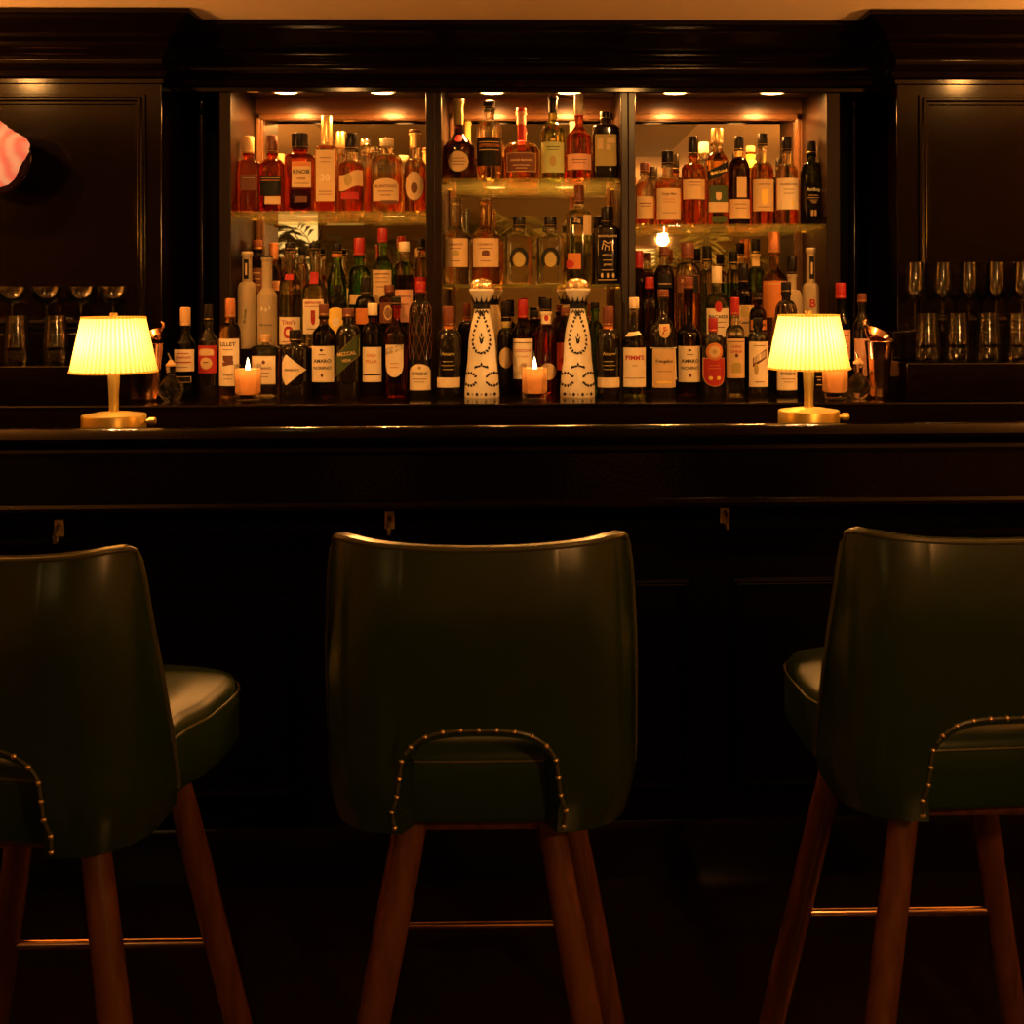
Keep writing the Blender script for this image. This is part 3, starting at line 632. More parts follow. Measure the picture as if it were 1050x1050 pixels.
B('dark bottle with cream label drawn with a bamboo stalk', 777, 21, 9, 326, 333, 340, 347, 'black', 'black', DF, ZC, gCF,
  labels=[dict(y=(350, 396), w=.94, c='cream', s='rect', e=[(357, 376, .7, 'diag', 'brown'), (359, 372, .62, 'diag', 'cream'), (372, 384, .22, 'disc', 'oldgold', -.35)], l=[(391, .5, .9, 'brown'), (354, .6, .7, 'brown')])])
B('small dark bottle seen between right lamp stem and right candle', 837.5, 18, 8, 352, 362, 370, 378, 'black', 'black', DF, ZC, gCF, labels=[dict(y=(383, 398), w=.7, l=[(386, .5, .8, 'tan'), (389, .3, .8, 'tan'), (394, .5, .8, 'tan')])])
B('green bottle with bright red capsule behind the right table lamp', 862, 19, 9, 290, 306, 316, 333, 'dgreen', 'red', 3.80, ZC, gCF, sh='slope', labels=[dict(y=(338, 368), w=.94, c='pink', l=[(344, .7, .7, 'brown'), (350, .6, .7, 'brown'), (356, .7, .7, 'brown')])])
B('dark bottle with clear neck and pink label behind the copper tin', 884, 19, 8, 301, 310, 320, 335, 'black', 'brown', 3.80, ZC, gCF, sh='slope', labels=[dict(y=(347, 385), w=.94, c='pink')])

# ---- two white ceramic bottles with black drawings
def clase(cx, txt):
    D = 3.69; k = D/F_PX; pos = at(cx, 300, D); H = lambda y: Z(y, D, cx) - ZC
    root = thing('ceramic_bottle', txt, 'bottle', (pos.x, D, ZC), 0, 'painted ceramic bottles')
    P = [(404.5, 16.5), (407, 17.6), (405.5, 18), (396, 17.6), (384, 16.6), (373, 15.2), (368, 14.6), (362, 14.3), (352, 13.8), (342, 12.6), (334, 11.2), (326, 9.2), (320, 7.8), (316, 7.4)]
    H0 = Z(407, D, cx) - ZC
    pr = [(q*k, max(0, H(y) - H0), 2.0) for y, q in P]
    body = MB().lathe(pr, 48).build('bottle_body', ceramic_m, root, smooth=60)
    sf = Surf(pr[2:], 1.0)
    m = MB()
    def dash(u, y, a, l, wd):
        c = Vector((u*k, H(y)))
        l *= 1.25; wd *= 1.55
        d = Vector((math.cos(a), math.sin(a)))*l*k*.5; nn = Vector((-math.sin(a), math.cos(a)))*wd*k*.5
        pts = [c-d, c-d*.3-nn, c+d*.4-nn*.8, c+d, c+d*.4+nn*.8, c-d*.3+nn]
        m.add([sf.pt(p.x, p.y, .0008) for p in pts], [tuple(range(6))])
    for i in range(26):                       # tear-drop wreath on the upper body
        t = 2*PI*i/26; s = math.sin(t); c = math.cos(t)
        u = 12.5*s*(0.62 - 0.38*c); y = 341 - 20.5*c
        dash(u, y, math.atan2(20*s, 9*c) + (.5 if i % 2 else -.5), 3.4, 1.5)
    for sx in (-1, 1):                        # two curled wreaths on the skirt
        for i in range(14):
            t = math.radians(30 + 300*i/13); dash(sx*(12 - 7.2*-math.cos(t)*-1), 388 - 6.5*math.sin(t), t, 3.0, 1.6)
    for i in range(7): dash(-6 + 2*i, 374 - (1.5 if i == 3 else 0) + abs(i-3)*.5, (1.2, .6, .2, 1.57, 2.9, 2.5, 1.9)[i], 3.2, 1.4)
    for i in range(5):                        # small sprig in the middle
        dash((-1.2, 0, 1.2, -.8, .8)[i], (347, 343, 347, 350, 350)[i], (2.0, 1.57, 1.1, 1.9, 1.2)[i], 4.4, 1.1)
    for i in range(7): dash(-13.5 + 4.5*i, 403, 0, (2.6, 1.2)[i % 2], (2.4, 1.2)[i % 2])
    for i in range(9): dash(-6 + 1.5*i, 320 - (i % 2)*1.5, 1.57, 2.6, 1.2)
    m.build('painted_decoration', ink, body, smooth=0)
    # black collar with pointed teeth, flared white bell and ridged metal dome
    col = MB().lathe([(7.3*k, H(317)-H0), (8.4*k, H(316)-H0), (8.2*k, H(312)-H0), (7.4*k, H(309)-H0)], 32)
    for i in range(12):
        a0, a1 = 2*PI*(i-.46)/12, 2*PI*(i+.46)/12; am = 2*PI*i/12
        z0, z1 = H(312)-H0, H(304)-H0
        col.add([(8.5*k*math.cos(a0), 8.5*k*math.sin(a0), z0), (8.5*k*math.cos(a1), 8.5*k*math.sin(a1), z0), (11.5*k*math.cos(am), 11.5*k*math.sin(am), z1), (7.0*k*math.cos(am), 7.0*k*math.sin(am), z0)], [(0, 1, 2), (0, 2, 3), (1, 3, 2)])
    col.build('collar', ink, root, smooth=0)
    MB().lathe([(7.2*k, H(310)-H0), (9.6*k, H(304.5)-H0), (12.2*k, H(300)-H0), (13.0*k, H(298)-H0), (12.6*k, H(296.5)-H0), (11*k, H(296)-H0)], 36, wob=lambda a, z: 1 + .03*math.cos(9*a)).build('stopper_bell', ceramic_m, root)
    MB().lathe([(11.2*k, H(297)-H0), (12*k, H(295)-H0), (11.2*k, H(291)-H0), (8.6*k, H(287.6)-H0), (4.5*k, H(286)-H0), (.3*k, H(285.6)-H0)], 48, wob=lambda a, z: 1 + .035*math.cos(14*a + z*500)).build('stopper_dome', pm('pale_gold_ceramic', (.85, .62, .34), rough=.25, metal=.8), root)
clase(494, 'left of the two tall white ceramic bottles with black painted wreaths')
clase(592, 'right of the two tall white ceramic bottles with black painted wreaths')

# ================================================================ the room
YW, YC, YB = 3.75, 3.905, 4.275      # wing face, cabinet face, mirror plane
ZCEIL, XS = 2.30, 2.6
XL, XR = X(166, YW), X(920, YW)
struct(bx('floor', floor_m, (-XS, -2.5, -0.06), (XS, 4.45, 0)))
struct(bx('ceiling', ceil_m, (-XS, -2.5, ZCEIL), (XS, 4.45, ZCEIL + .06)))
struct(bx('wall_back', lacquer_soft, (-XS, 4.33, 0), (XS, 4.45, ZCEIL)))
struct(bx('wall_left', room_wall, (-XS - .1, -2.5, 0), (-XS, 4.45, ZCEIL)))
struct(bx('wall_right', room_wall, (XS, -2.5, 0), (XS + .1, 4.45, ZCEIL)))
struct(bx('wall_front', room_wall, (-XS, -2.6, 0), (XS, -2.5, ZCEIL)))
tr = struct(bx('trim_1', ceil_dark, (-1.10, 1.05, ZCEIL - .015), (.87, 3.15, ZCEIL)))
for nm, x, z, ww, hh in (('lit_panel_1', -2.2, 1.72, .22, .55), ('lit_panel_2', 1.07, 1.70, .11, .13)):  # glowing panels added to give the mirrors their bright patches
    fr = bx(nm, dark_metal, (x-ww-.03, -2.5, z-hh-.03), (x+ww+.03, -2.48, z+hh+.03)); struct(fr)
    bx('lit_pane', lit_pane_m, (x-ww, -2.48, z-hh), (x+ww, -2.474, z+hh), fr)

# lacquered wings beside the cabinets with their mouldings
def frame_bars(mb, x0, x1, z0, z1, y, wd, dp, sides='lrtb'):
    """picture-frame moulding standing proud of the face at y"""
    prof = [(0, -.002), (0, dp), (.28, dp), (.36, 1.7*dp), (.64, 1.7*dp), (.72, dp), (1, dp), (1, -.002)]
    vs, fs = [], []; n = len(prof)
    for q, d in prof:
        o = q*wd
        vs += [(x0+o, y-d, z0+o), (x1-o, y-d, z0+o), (x1-o, y-d, z1-o), (x0+o, y-d, z1-o)]
    for k in range(n):
        for i in range(4): fs.append((k*4+i, k*4+(i+1) % 4, ((k+1) % n)*4+(i+1) % 4, ((k+1) % n)*4+i))
    mb.add(vs, fs)
for nm, x0, x1, px0, px1 in (('wall_back_left', -XS, XL, None, 150), ('wall_back_right', XR, XS, 942, None)):
    o = struct(bx(nm, lacquer, (x0, YW, ZC + .001), (x1, 4.33, ZCEIL - .002), bevel=.003))
    m = MB()
    a = X(px0, YW) if px0 else x0 + .1
    b = X(px1, YW) if px1 else x1 - .1
    frame_bars(m, a, b, 1.31, Z(97, YW), YW, .034, .008)
    m.build('panel_moulding', lacquer, o, smooth=0, bevel=.0015)
# crown that steps round both wings
CROWN = [(0, 2.085), (.008, 2.088), (.008, 2.100), (.020, 2.106), (.024, 2.122), (.012, 2.134), (.007, 2.142), (.003, 2.153), (.002, 2.162), (.004, 2.172), (.009, 2.180), (.012, 2.184), (.022, 2.190), (.030, 2.200), (.034, 2.212),
         (.030, 2.220), (.044, 2.226), (.048, 2.236), (.060, 2.244), (.082, 2.262), (.108, 2.272), (.112, 2.280), (.121, 2.284), (.122, ZCEIL - .003), (0, ZCEIL - .003)]
def sweep(prof):
    m = MB(); vs = []
    for p, z in prof:
        vs += [(-XS, YW-p, z), (XL+p, YW-p, z), (XL+p, YC-p, z), (XR-p, YC-p, z), (XR-p, YW-p, z), (XS, YW-p, z)]
    n = len(prof); fs = []
    for k in range(n):
        for i in range(5): fs.append((k*6+i, k*6+i+1, ((k+1) % n)*6+i+1, ((k+1) % n)*6+i))
    fs += [tuple(k*6 for k in range(n)), tuple(k*6+5 for k in reversed(range(n)))]
    return m.add(vs, fs)
struct(sweep(CROWN).build('trim_2', lacquer, smooth=25))
struct(bx('trim_3', lacquer, (XL, YC, 2.1245), (XR, YC+.03, ZCEIL - .002)))      # frieze over the cabinets
m = MB(); m.extrude_x([(YC, 2.125), (YC-.014, 2.127), (YC-.017, 2.137), (YC-.008, 2.145), (YC, 2.147)], XL, XR)
struct(m.build('trim_4', lacquer, smooth=30))

# slender columns in the dark recess beside the cabinets
def column(px, txt):
    x = X(px, 4.0)
    t = thing('column', txt, 'column', (x, 4.0, ZC))
    hz = 2.125 - ZC
    r = .016
    MB().lathe([(r, .06), (r*.92, hz-.10), ], 24).build('shaft', lacquer, t)
    MB().lathe([(.034, 0), (.034, .022), (.028, .027), (.030, .037), (.022, .046), (.018, .062)], 24).build('column_base', lacquer, t)
    MB().lathe([(r, hz-.104), (.020, hz-.098), (r, hz-.09), (r, hz-.06), (.021, hz-.054), (r*1.05, hz-.046), (r*1.05, hz-.03), (.026, hz-.016), (.032, hz-.012), (.032, hz)], 24).build('capital', lacquer, t)
column(207, 'slim dark lacquered column in the recess left of the bottle cabinets')
column(876, 'slim dark lacquered column in the recess right of the bottle cabinets')

# ------------------------------------------------------- bottle cabinets
def cabinet(txt, px, x_out0, x_out1, shelves, riser):
    x0, x1 = X(px[0], YC), X(px[1], YC)
    t = thing('display_cabinet', txt, 'cabinet', ((x0+x1)/2, YC, ZC))
    ox = (x0+x1)/2
    P = lambda a, b: ((a[0]-ox, a[1]-YC, a[2]-ZC), (b[0]-ox, b[1]-YC, b[2]-ZC))
    ZT, ZM = 2.122, 2.044
    bx('side_panel', cab_wood, *P((x_out0, YC, ZC), (x0, 4.30, 2.124)), t, bevel=.003)
    bx('side_panel', cab_wood, *P((x1, YC, ZC), (x_out1, 4.30, 2.124)), t, bevel=.003)
    bx('top_panel', cab_wood, *P((x0, YC+.02, ZT), (x1, 4.30, 2.150)), t)
    bx('face_rail', cab_wood, *P((x0, YC, 2.093), (x1, YC+.022, 2.124)), t, bevel=.003)
    bx('back_rail', rail_wood, *P((x0, 4.258, ZM+.024), (x1, 4.28, ZT)), t)
    zb = ZC
    if riser:
        bx('riser', lacquer_soft, *P((x0, 3.93, ZC), (x1, 4.30, ZR)), t, bevel=.002); zb = ZR
    bx('back_panel', cab_wood, *P((x0, 4.28, zb), (x1, 4.30, ZT)), t)
    mr = bx('mirror', mirror_m, *P((x0, 4.272, zb), (x1, 4.279, ZM+.02)), t)
    m = MB()
    for a, b in (((x0, zb), (x0+.026, ZM+.026)), ((x1-.026, zb), (x1, ZM+.026)), ((x0, ZM), (x1, ZM+.026))):
        m.box(*P((a[0], 4.255, a[1]), (b[0], 4.272, b[1])))
        m.box(*P((a[0]+.004, 4.250, a[1]+.004), (b[0]-.010, 4.256, b[1]-.004)))
    m.build('mirror_frame', pm('frame_wood', (0.09, 0.04, 0.015), rough=0.25, spec=0.5), mr, smooth=0, bevel=.002)
    for z in shelves:
        bx('glass_shelf', shelf_m, *P((x0+.001, 3.93, z-.010), (x1-.001, 4.249, z)), t, bevel=.001)
        for sx in (x0, x1):
            for sy in (3.96, 4.21):
                d = 1 if sx == x0 else -1
                MB().tube([(sx-ox, sy-YC, z-.014-ZC), (sx+d*.014-ox, sy-YC, z-.014-ZC)], .0038, 8).build('shelf_pin', brass, t)
    return t
xm1, xm2 = X(445, YC), X(644.5, YC)
cabinet('left mirrored bottle cabinet with one glass shelf of red brown bottles', (237, 437), X(225, YC), xm1, [ZSL], True)
cabinet('centre mirrored bottle cabinet with two glass shelves', (453, 637), xm1, xm2, [ZST, ZSM], False)
cabinet('right mirrored bottle cabinet with one glass shelf of whisky bottles', (652, 848), xm2, X(862, YC), [ZSR], True)

def spot(name, loc, power, col, angle, blend=.5, radius=.03, aim=None):
    d = bpy.data.lights.new(name, 'SPOT'); d.energy = power; d.color = col; d.spot_size = math.radians(angle); d.spot_blend = blend; d.shadow_soft_size = radius
    o = bpy.data.objects.new(name, d); COL.objects.link(o); o.location = loc
    if aim is not None:
        o.rotation_euler = (Vector(aim) - Vector(loc)).to_track_quat('-Z', 'Y').to_euler()
    return o
def point(name, loc, power, col, radius=.03):
    d = bpy.data.lights.new(name, 'POINT'); d.energy = power; d.color = col; d.shadow_soft_size = radius
    o = bpy.data.objects.new(name, d); COL.objects.link(o); o.location = loc
    return o
WARM = (1.0, 0.385, 0.08)
PUCK_W, LAMP_W, CANDLE_W, DOWN_W, SCONCE_W, PEND_W = 32.0, 1.6, 0.42, 35.0, 135.0, 40.0
for px, txt in ((293, 'outer round downlight in the left cabinet top'), (392, 'inner round downlight in the left cabinet top'), (505, 'left round downlight in the centre cabinet top'),
                (584, 'right round downlight in the centre cabinet top'), (693, 'inner round downlight in the right cabinet top'), (793, 'outer round downlight in the right cabinet top')):
    x = X(px, 4.08)
    t = thing('cabinet_downlight', txt, 'light', (x, 4.08, 2.122), 0, 'round downlights in the cabinet tops')
    MB().lathe([(.050, 0), (.050, -.004), (.046, -.0065), (.043, -.0055)], 32).build('trim_ring', brass, t)
    MB().lathe([(.043, -.0050), (.030, -.0075), (.0005, -.0085)], 32).build('lens', puck_m, t)
    spot('downlight_beam', (x, 4.08, 2.108), PUCK_W, WARM, 174, .45, .03)

# ---------------------------------------------------------- back counter
t = thing('back_counter', 'long dark lacquered back counter carrying the front row of bottles', 'counter', (0, 3.46, 0))
bx('counter_top', lacquer, (-XS+.01, 0, ZC-.030), (XS-.01, .868, ZC), t, bevel=.006)
bx('counter_body', lacquer_soft, (-XS+.01, .04, 0), (XS-.01, .86, ZC-.030), t)
def ledge(txt, x0, x1):
    t = thing('glass_ledge', txt, 'ledge', ((x0+x1)/2, 3.48, ZC)); ox = (x0+x1)/2
    bx('lower_step', lacquer, (x0-ox, 0, 0), (x1-ox, YW-3.48, 1.2077-ZC), t, bevel=.004)
    bx('upper_step', lacquer, (x0-ox, 3.615-3.48, 1.2077-ZC), (x1-ox, YW-3.48, 1.298-ZC), t, bevel=.004)
ledge('two-stepped dark ledge holding the coupe glasses at left', -XS + .01, X(134, 3.48))
ledge('two-stepped dark ledge holding the flutes at right', X(930, 3.48), XS - .01)

# ------------------------------------------------------------------ glasses
def glass_obj(kind, cat, prof, px, D, zb, txt, grp, proto=None, seg=28, wob=None):
    p = at(px, 300, D)
    if proto is None:
        o = thing(kind, txt, cat, (p.x, D, zb), 0, grp)
        for nm, pr in prof: MB().lathe(pr, seg, wob=wob if nm == 'cut_base' else None).build(nm, ware_m, o, smooth=50)
        return o
    return dup(proto, txt, (p.x, D, zb))
k = 3.68/F_PX
coupe = [('bowl', [(.003, .085), (.012, .089), (.028, .098), (.040, .112), (.0455, .130), (.047, .1445), (.0462, .1445), (.0445, .130), (.039, .1135), (.027, .100), (.010, .092), (.0005, .0915)]),
         ('stem', [(.0036, .004), (.003, .02), (.0028, .06), (.0034, .086)]), ('foot', [(.0335, 0), (.0335, .0016), (.012, .004), (.0036, .007)])]
c0 = None
for px, txt in ((12, 'coupe glass at the left edge of the frame, first of the row'), (48, 'coupe glass second from the left in the row behind the tumblers'),
                (83, 'coupe glass third from the left, just left of the left lamp shade'), (116, 'coupe glass standing directly behind the left table lamp')):
    o = glass_obj('coupe_glass', 'glass', coupe, px, 3.69, 1.298, txt, 'coupe glasses in a row', c0); c0 = c0 or o
flute = [('bowl', [(.003, .082), (.012, .094), (.024, .112), (.0295, .130), (.0285, .165), (.0255, .215), (.0249, .215), (.0278, .165), (.0285, .131), (.023, .114), (.010, .097), (.0005, .093)]),
         ('stem', [(.0036, .004), (.003, .02), (.0028, .06), (.0034, .084)]), ('foot', [(.0315, 0), (.0315, .0016), (.012, .004), (.0036, .007)])]
c0 = None
for px, txt in ((938, 'champagne flute first from the left in the right hand row'), (966.5, 'champagne flute second from the left in the right hand row'), (993.5, 'champagne flute third from the left in the right hand row'),
                (1021, 'champagne flute fourth from the left in the right hand row'), (1048, 'champagne flute cut by the right edge of the frame')):
    o = glass_obj('champagne_flute', 'glass', flute, px, 3.69, 1.298, txt, 'champagne flutes in a row', c0); c0 = c0 or o
tum = [('tumbler_wall', [(.036, .042), (.0385, .048), (.037, .062), (.0325, .105), (.0305, .147), (.0298, .147), (.0315, .105), (.035, .064), (.034, .052), (.0005, .049)]),
       ('cut_base', [(.0005, .002), (.034, 0), (.0365, .003), (.037, .022), (.0375, .040), (.036, .043), (.010, .044), (.0005, .044)])]
c0 = None
for px, txt in ((17, 'heavy based tumbler in front of the first coupe glass'), (57, 'heavy based tumbler in front of the second coupe glass'),
                (951, 'heavy based tumbler first from the left below the flutes'), (982, 'heavy based tumbler second from the left below the flutes'),
                (1013, 'heavy based tumbler third from the left below the flutes'), (1044, 'heavy based tumbler at the right edge below the flutes')):
    o = glass_obj('tumbler', 'glass', tum, px, 3.548, 1.2077, txt, 'heavy based tumblers', c0, 40, wob=lambda a, z: 1 + .02*math.cos(16*a)); c0 = c0 or o

# ------------------------------------------------------------------ candles
cproto = None
for px, txt in ((254, 'lit candle in a glass cup in front of the clear square flask'), (548, 'lit candle in a glass cup between the white ceramic bottles'), (856, 'lit candle in a glass cup beside the right table lamp')):
    p = at(px, 300, 3.575)
    if cproto is None:
        cproto = t = thing('candle', txt, 'candle', (p.x, 3.575, ZC), 0, 'glass cup candles along the counter')
        MB().lathe([(.034, 0), (.0385, .003), (.0395, .02), (.0405, .112), (.0395, .1125), (.0384, .024), (.034, .020), (.0005, .018)], 32).build('glass_cup', cup_m, t, smooth=50)
        MB().lathe([(.030, .021), (.0375, .026), (.0380, .094), (.0370, .098), (.0345, .096), (.0325, .080), (.030, .066), (.012, .060), (.0005, .060)], 32).build('wax', wax_m, t, smooth=50)
        MB().tube([(0, 0, .059), (.001, 0, .080), (.0020, 0, .090)], .0012, 6).build('wick', wick_m, t)
        MB().lathe([(.0008, .082), (.0050, .086), (.0075, .094), (.0064, .104), (.0036, .118), (.0008, .131)], 16).build('flame', flame_m, t)
    else: dup(cproto, txt, (p.x, 3.575, ZC))
    point('candle_light', (p.x, 3.575, ZC + .100), CANDLE_W, (1.0, .42, .10), .009)

# ------------------------------------------ shaker tins, strainers, bitters
def tin(px, D, txt):
    p = at(px, 300, D); kk = D/F_PX
    t = thing('shaker_tin', txt, 'tin', (p.x, D, ZC), 0, 'copper shaker tins')
    MB().lathe([(.0005, .003), (.028, .001), (.0295, .004), (.0295, .010), (.0300, .014), (.0385, .130), (.0432, .172), (.0440, .1745), (.0425, .1745), (.0375, .130), (.0290, .016), (.0005, .012)], 36).build('tin_body', copper, t)
    MB().tube([(.0435*math.cos(2*PI*i/32), .0435*math.sin(2*PI*i/32), .1742) for i in range(32)], .0013, 6, closed=True).build('rolled_rim', copper, t)
    return p
def strainer(p, D, txt, flip=1):
    t = thing('cocktail_strainer', txt, 'strainer', (p.x, D, ZC + .174))
    M = Matrix.Translation((-.006*flip, 0, .026)) @ Matrix.Rotation(math.radians(18*flip), 4, 'Y') @ Matrix.Rotation(math.radians(20), 4, 'X')
    pr = [(.0005, -.028), (.016, -.026), (.030, -.017), (.039, 0), (.041, .004), (.0385, .003), (.029, -.015), (.015, -.024), (.0005, -.026)]
    MB().lathe(pr, 32, M=M).build('strainer_bowl', copper, t, smooth=50)
    MB().tube([M @ Vector(q) for q in ((-.036*flip, 0, .003), (-.046*flip, 0, .012), (-.050*flip, .006, .022), (-.044*flip, .010, .026))], [.004, .005, .004, .003], 8).build('handle', copper, t)
p = tin(901, 3.60, 'copper shaker tin under a strainer at the right end of the counter'); strainer(p, 3.60, 'copper strainer resting in the right shaker tin')
p = tin(152, 3.60, 'copper shaker tin partly hidden behind the left table lamp'); strainer(p, 3.60, 'copper strainer resting in the left shaker tin', -1)
def bitters(px, D, txt, tilt):
    p = at(px, 300, D)
    t = thing('bitters_bottle', txt, 'bottle', (p.x, D, ZC), 0, 'small round bitters bottles')
    MB().lathe([(.018, .001), (.024, .003), (.035, .018), (.0375, .034), (.034, .050), (.024, .064), (.0150, .072), (.0130, .080), (.0145, .098), (.0165, .104), (.0150, .107), (.0005, .107)], 32, wob=lambda a, z: 1 + .012*math.cos(14*a) if z < .06 else 1).build('bottle_body', G['clear'], t)
    MB().lathe([(.0148, .1065), (.0150, .112), (.0085, .118), (.0060, .124), (.0005, .125)], 20).build('stopper', CAPS['cork'], t)
    MB().tube([(0, 0, .122), (tilt*.003, 0, .134), (tilt*.009, 0, .146)], [.0040, .0034, .0026], 10).build('spout', CAPS['silver'], t)
bitters(175, 3.585, 'small round clear bitters bottle beside the left shaker tin', -1)
bitters(880, 3.585, 'small round clear bitters bottle between right candle and copper tin', -1)

# ------------------------------------------------- shell sconce, left edge
def shell_sconce():
    D = 3.60; o = at(-9, 165, D)
    t = thing('shell_sconce', 'glowing pink pleated shell lamp in a dark bowl at the left edge', 'lamp', (o.x, D, o.z))
    M = Matrix.Rotation(math.radians(-38), 4, 'Y')
    m, nt, b = nodes_of('pink_pleated_shade')
    wv = nt.nodes.new('ShaderNodeTexWave'); wv.inputs['Scale'].default_value = 9; wv.inputs['Distortion'].default_value = 3.5; wv.inputs['Detail'].default_value = 2
    tc = nt.nodes.new('ShaderNodeTexCoord'); nt.links.new(tc.outputs['Object'], wv.inputs['Vector'])
    rp = nt.nodes.new('ShaderNodeValToRGB'); rp.color_ramp.elements[0].color = (.95, .15, .065, 1); rp.color_ramp.elements[1].color = (1.0, .34, .13, 1)
    nt.links.new(wv.outputs[0], rp.inputs[0]); nt.links.new(rp.outputs[0], b.inputs['Emission Color']); b.inputs['Emission Strength'].default_value = .62
    b.inputs['Base Color'].default_value = (.3, .08, .05, 1)
    kk = D/F_PX; A = Matrix.Rotation(PI/2, 4, 'X')
    M = Matrix.Translation((-5*kk, 0, 6*kk)) @ Matrix.Rotation(math.radians(-14), 4, 'Y') @ A
    RX_ = 42*kk
    MB().lathe([(RX_*.93, -.012), (RX_, 0), (RX_*.985, .014), (RX_*.90, .040), (RX_*.74, .064), (RX_*.5, .082), (RX_*.22, .092), (.0005, .094)], 90, M=M, ys=.80,
               wob=lambda a, z: 1 + .075*math.cos(5*a) + .008*math.cos(30*a)).build('shade', m, t, smooth=60)
    M2 = Matrix.Translation((-3*kk, .004, 0)) @ Matrix.Rotation(math.radians(-14), 4, 'Y') @ A
    MB().lathe([(.0005, -.085), (RX_*.5, -.078), (RX_*.85, -.050), (RX_*1.02, -.018), (RX_*1.055, .004), (RX_*1.03, .008), (RX_*.98, -.014), (RX_*.8, -.042), (RX_*.45, -.066), (.0005, -.072)], 64, M=M2, ys=.84).build('bowl', pm('dark_glass_bowl', (.02, .012, .010), rough=.1), t)
    MB().tube([(-.02, .08, 0), (-.02, YW - D, 0)], .012, 12).build('wall_arm', dark_metal, t)
    MB().lathe([(.045, 0), (.045, .010), (.030, .014)], 24, M=Matrix.Translation((-.02, YW - D, 0)) @ A).build('wall_plate', dark_metal, t)
shell_sconce()

# ================================================================= the bar
BY, BA = 2.60, math.radians(1.3)
bar = thing('bar_counter', 'long dark lacquered bar counter with rounded front rail behind the stools', 'bar', (0, BY, 0), BA)
BM = Matrix.Translation((0, BY, 0)) @ Matrix.Rotation(BA, 4, 'Z')
BX0, BX1 = -2.5, 2.5
ZBT = 1.101
bx('bar_top', bar_top_m, (BX0, .11, ZBT-.03), (BX1, .64, ZBT), bar)
rp_ = [(.125, 1.100), (.075, 1.101), (.064, 1.106), (.052, 1.116), (.040, 1.122), (.030, 1.1235), (.018, 1.121), (.006, 1.113), (0, 1.102), (.004, 1.093), (.016, 1.088), (.022, 1.083), (.014, 1.078), (.010, 1.070), (.016, 1.062), (.028, 1.058), (.125, 1.058)]
MB().extrude_x(rp_, BX0, BX1).build('front_rail', bar_lacquer, bar, smooth=30)
MB().extrude_x([(.030, .945), (.030, 1.0585), (.110, 1.0585), (.110, .945)], BX0, BX1).build('apron', bar_lacquer, bar, smooth=0)
MB().extrude_x([(.030, .957), (.020, .955), (.014, .948), (.014, .941), (.022, .935), (.030, .938), (.26, .938), (.26, .957)], BX0, BX1).build('apron_moulding', bar_lacquer, bar, smooth=30)
bx('front_panel', lacquer_soft, (BX0, .26, 0), (BX1, .30, 1.06), bar)
m = MB()
for z, p in ((.828, .012), (.800, .020), (.782, .010)): m.extrude_x([(.26, z+.012), (.26-p, z+.009), (.26-p, z-.006), (.26, z-.010)], BX0, BX1)
m.build('panel_rail', lacquer, bar, smooth=30)
for i in range(5):
    m = MB(); x = BX0 + .15 + i*.95
    frame_bars(m, x, x + .85, .20, .72, .26, .03, .008)
    m.build('raised_panel', lacquer_soft, bar, smooth=0, bevel=.003)
MB().extrude_x([(.26, .14), (.246, .136), (.240, .12), (.236, .0), (.26, 0)], BX0, BX1).build('kick_board', lacquer, bar, smooth=30)
for px, py, txt in ((62, 541, 'small brass bag hook under the bar above the left stool'), (399, 534, 'small brass bag hook under the bar above the middle stool'), (745, 530, 'small brass bag hook under the bar left of the right stool')):
    p = at(px, py, BY + .24)
    yy = (BM @ Vector((p.x, .26, 0))).y
    t = thing('bag_hook', txt, 'hook', (p.x, yy, p.z), BA, 'brass bag hooks under the bar')
    MB().box((-.012, -.004, -.022), (.012, 0, .022)).build('hook_plate', brass, t, smooth=0, bevel=.002)
    MB().tube([(0, -.003, .008), (0, -.022, .004), (0, -.036, -.012), (0, -.032, -.028), (0, -.018, -.030), (0, -.012, -.020)], [.005, .005, .0045, .0045, .004, .004], 10).build('hook', brass, t)

# ------------------------------------------------------------- table lamps
shade_m, nt, b = nodes_of('pleated_shade')
nt.nodes.remove(b)
dif = nt.nodes.new('ShaderNodeBsdfDiffuse'); tl = nt.nodes.new('ShaderNodeBsdfTranslucent'); mx = nt.nodes.new('ShaderNodeMixShader'); em = nt.nodes.new('ShaderNodeEmission'); ad = nt.nodes.new('ShaderNodeAddShader')
dif.inputs[0].default_value = (.85, .68, .30, 1); tl.inputs[0].default_value = (.92, .66, .26, 1); mx.inputs[0].default_value = .75
em.inputs[0].default_value = (1.0, .44, .03, 1); em.inputs[1].default_value = .22
tc = nt.nodes.new('ShaderNodeTexCoord'); sp = nt.nodes.new('ShaderNodeSeparateXYZ'); at2 = nt.nodes.new('ShaderNodeMath'); at2.operation = 'ARCTAN2'
ml = nt.nodes.new('ShaderNodeMath'); ml.operation = 'MULTIPLY'; ml.inputs[1].default_value = 54; sn = nt.nodes.new('ShaderNodeMath'); sn.operation = 'SINE'
rp = nt.nodes.new('ShaderNodeValToRGB'); mr_ = nt.nodes.new('ShaderNodeMapRange'); mr_.inputs['From Min'].default_value = -1
rp.color_ramp.elements[0].color = (.55, .33, .10, 1); rp.color_ramp.elements[1].color = (.95, .68, .32, 1); rp.color_ramp.elements[1].position = .6
nt.links.new(tc.outputs['Object'], sp.inputs[0]); nt.links.new(sp.outputs[1], at2.inputs[0]); nt.links.new(sp.outputs[0], at2.inputs[1])
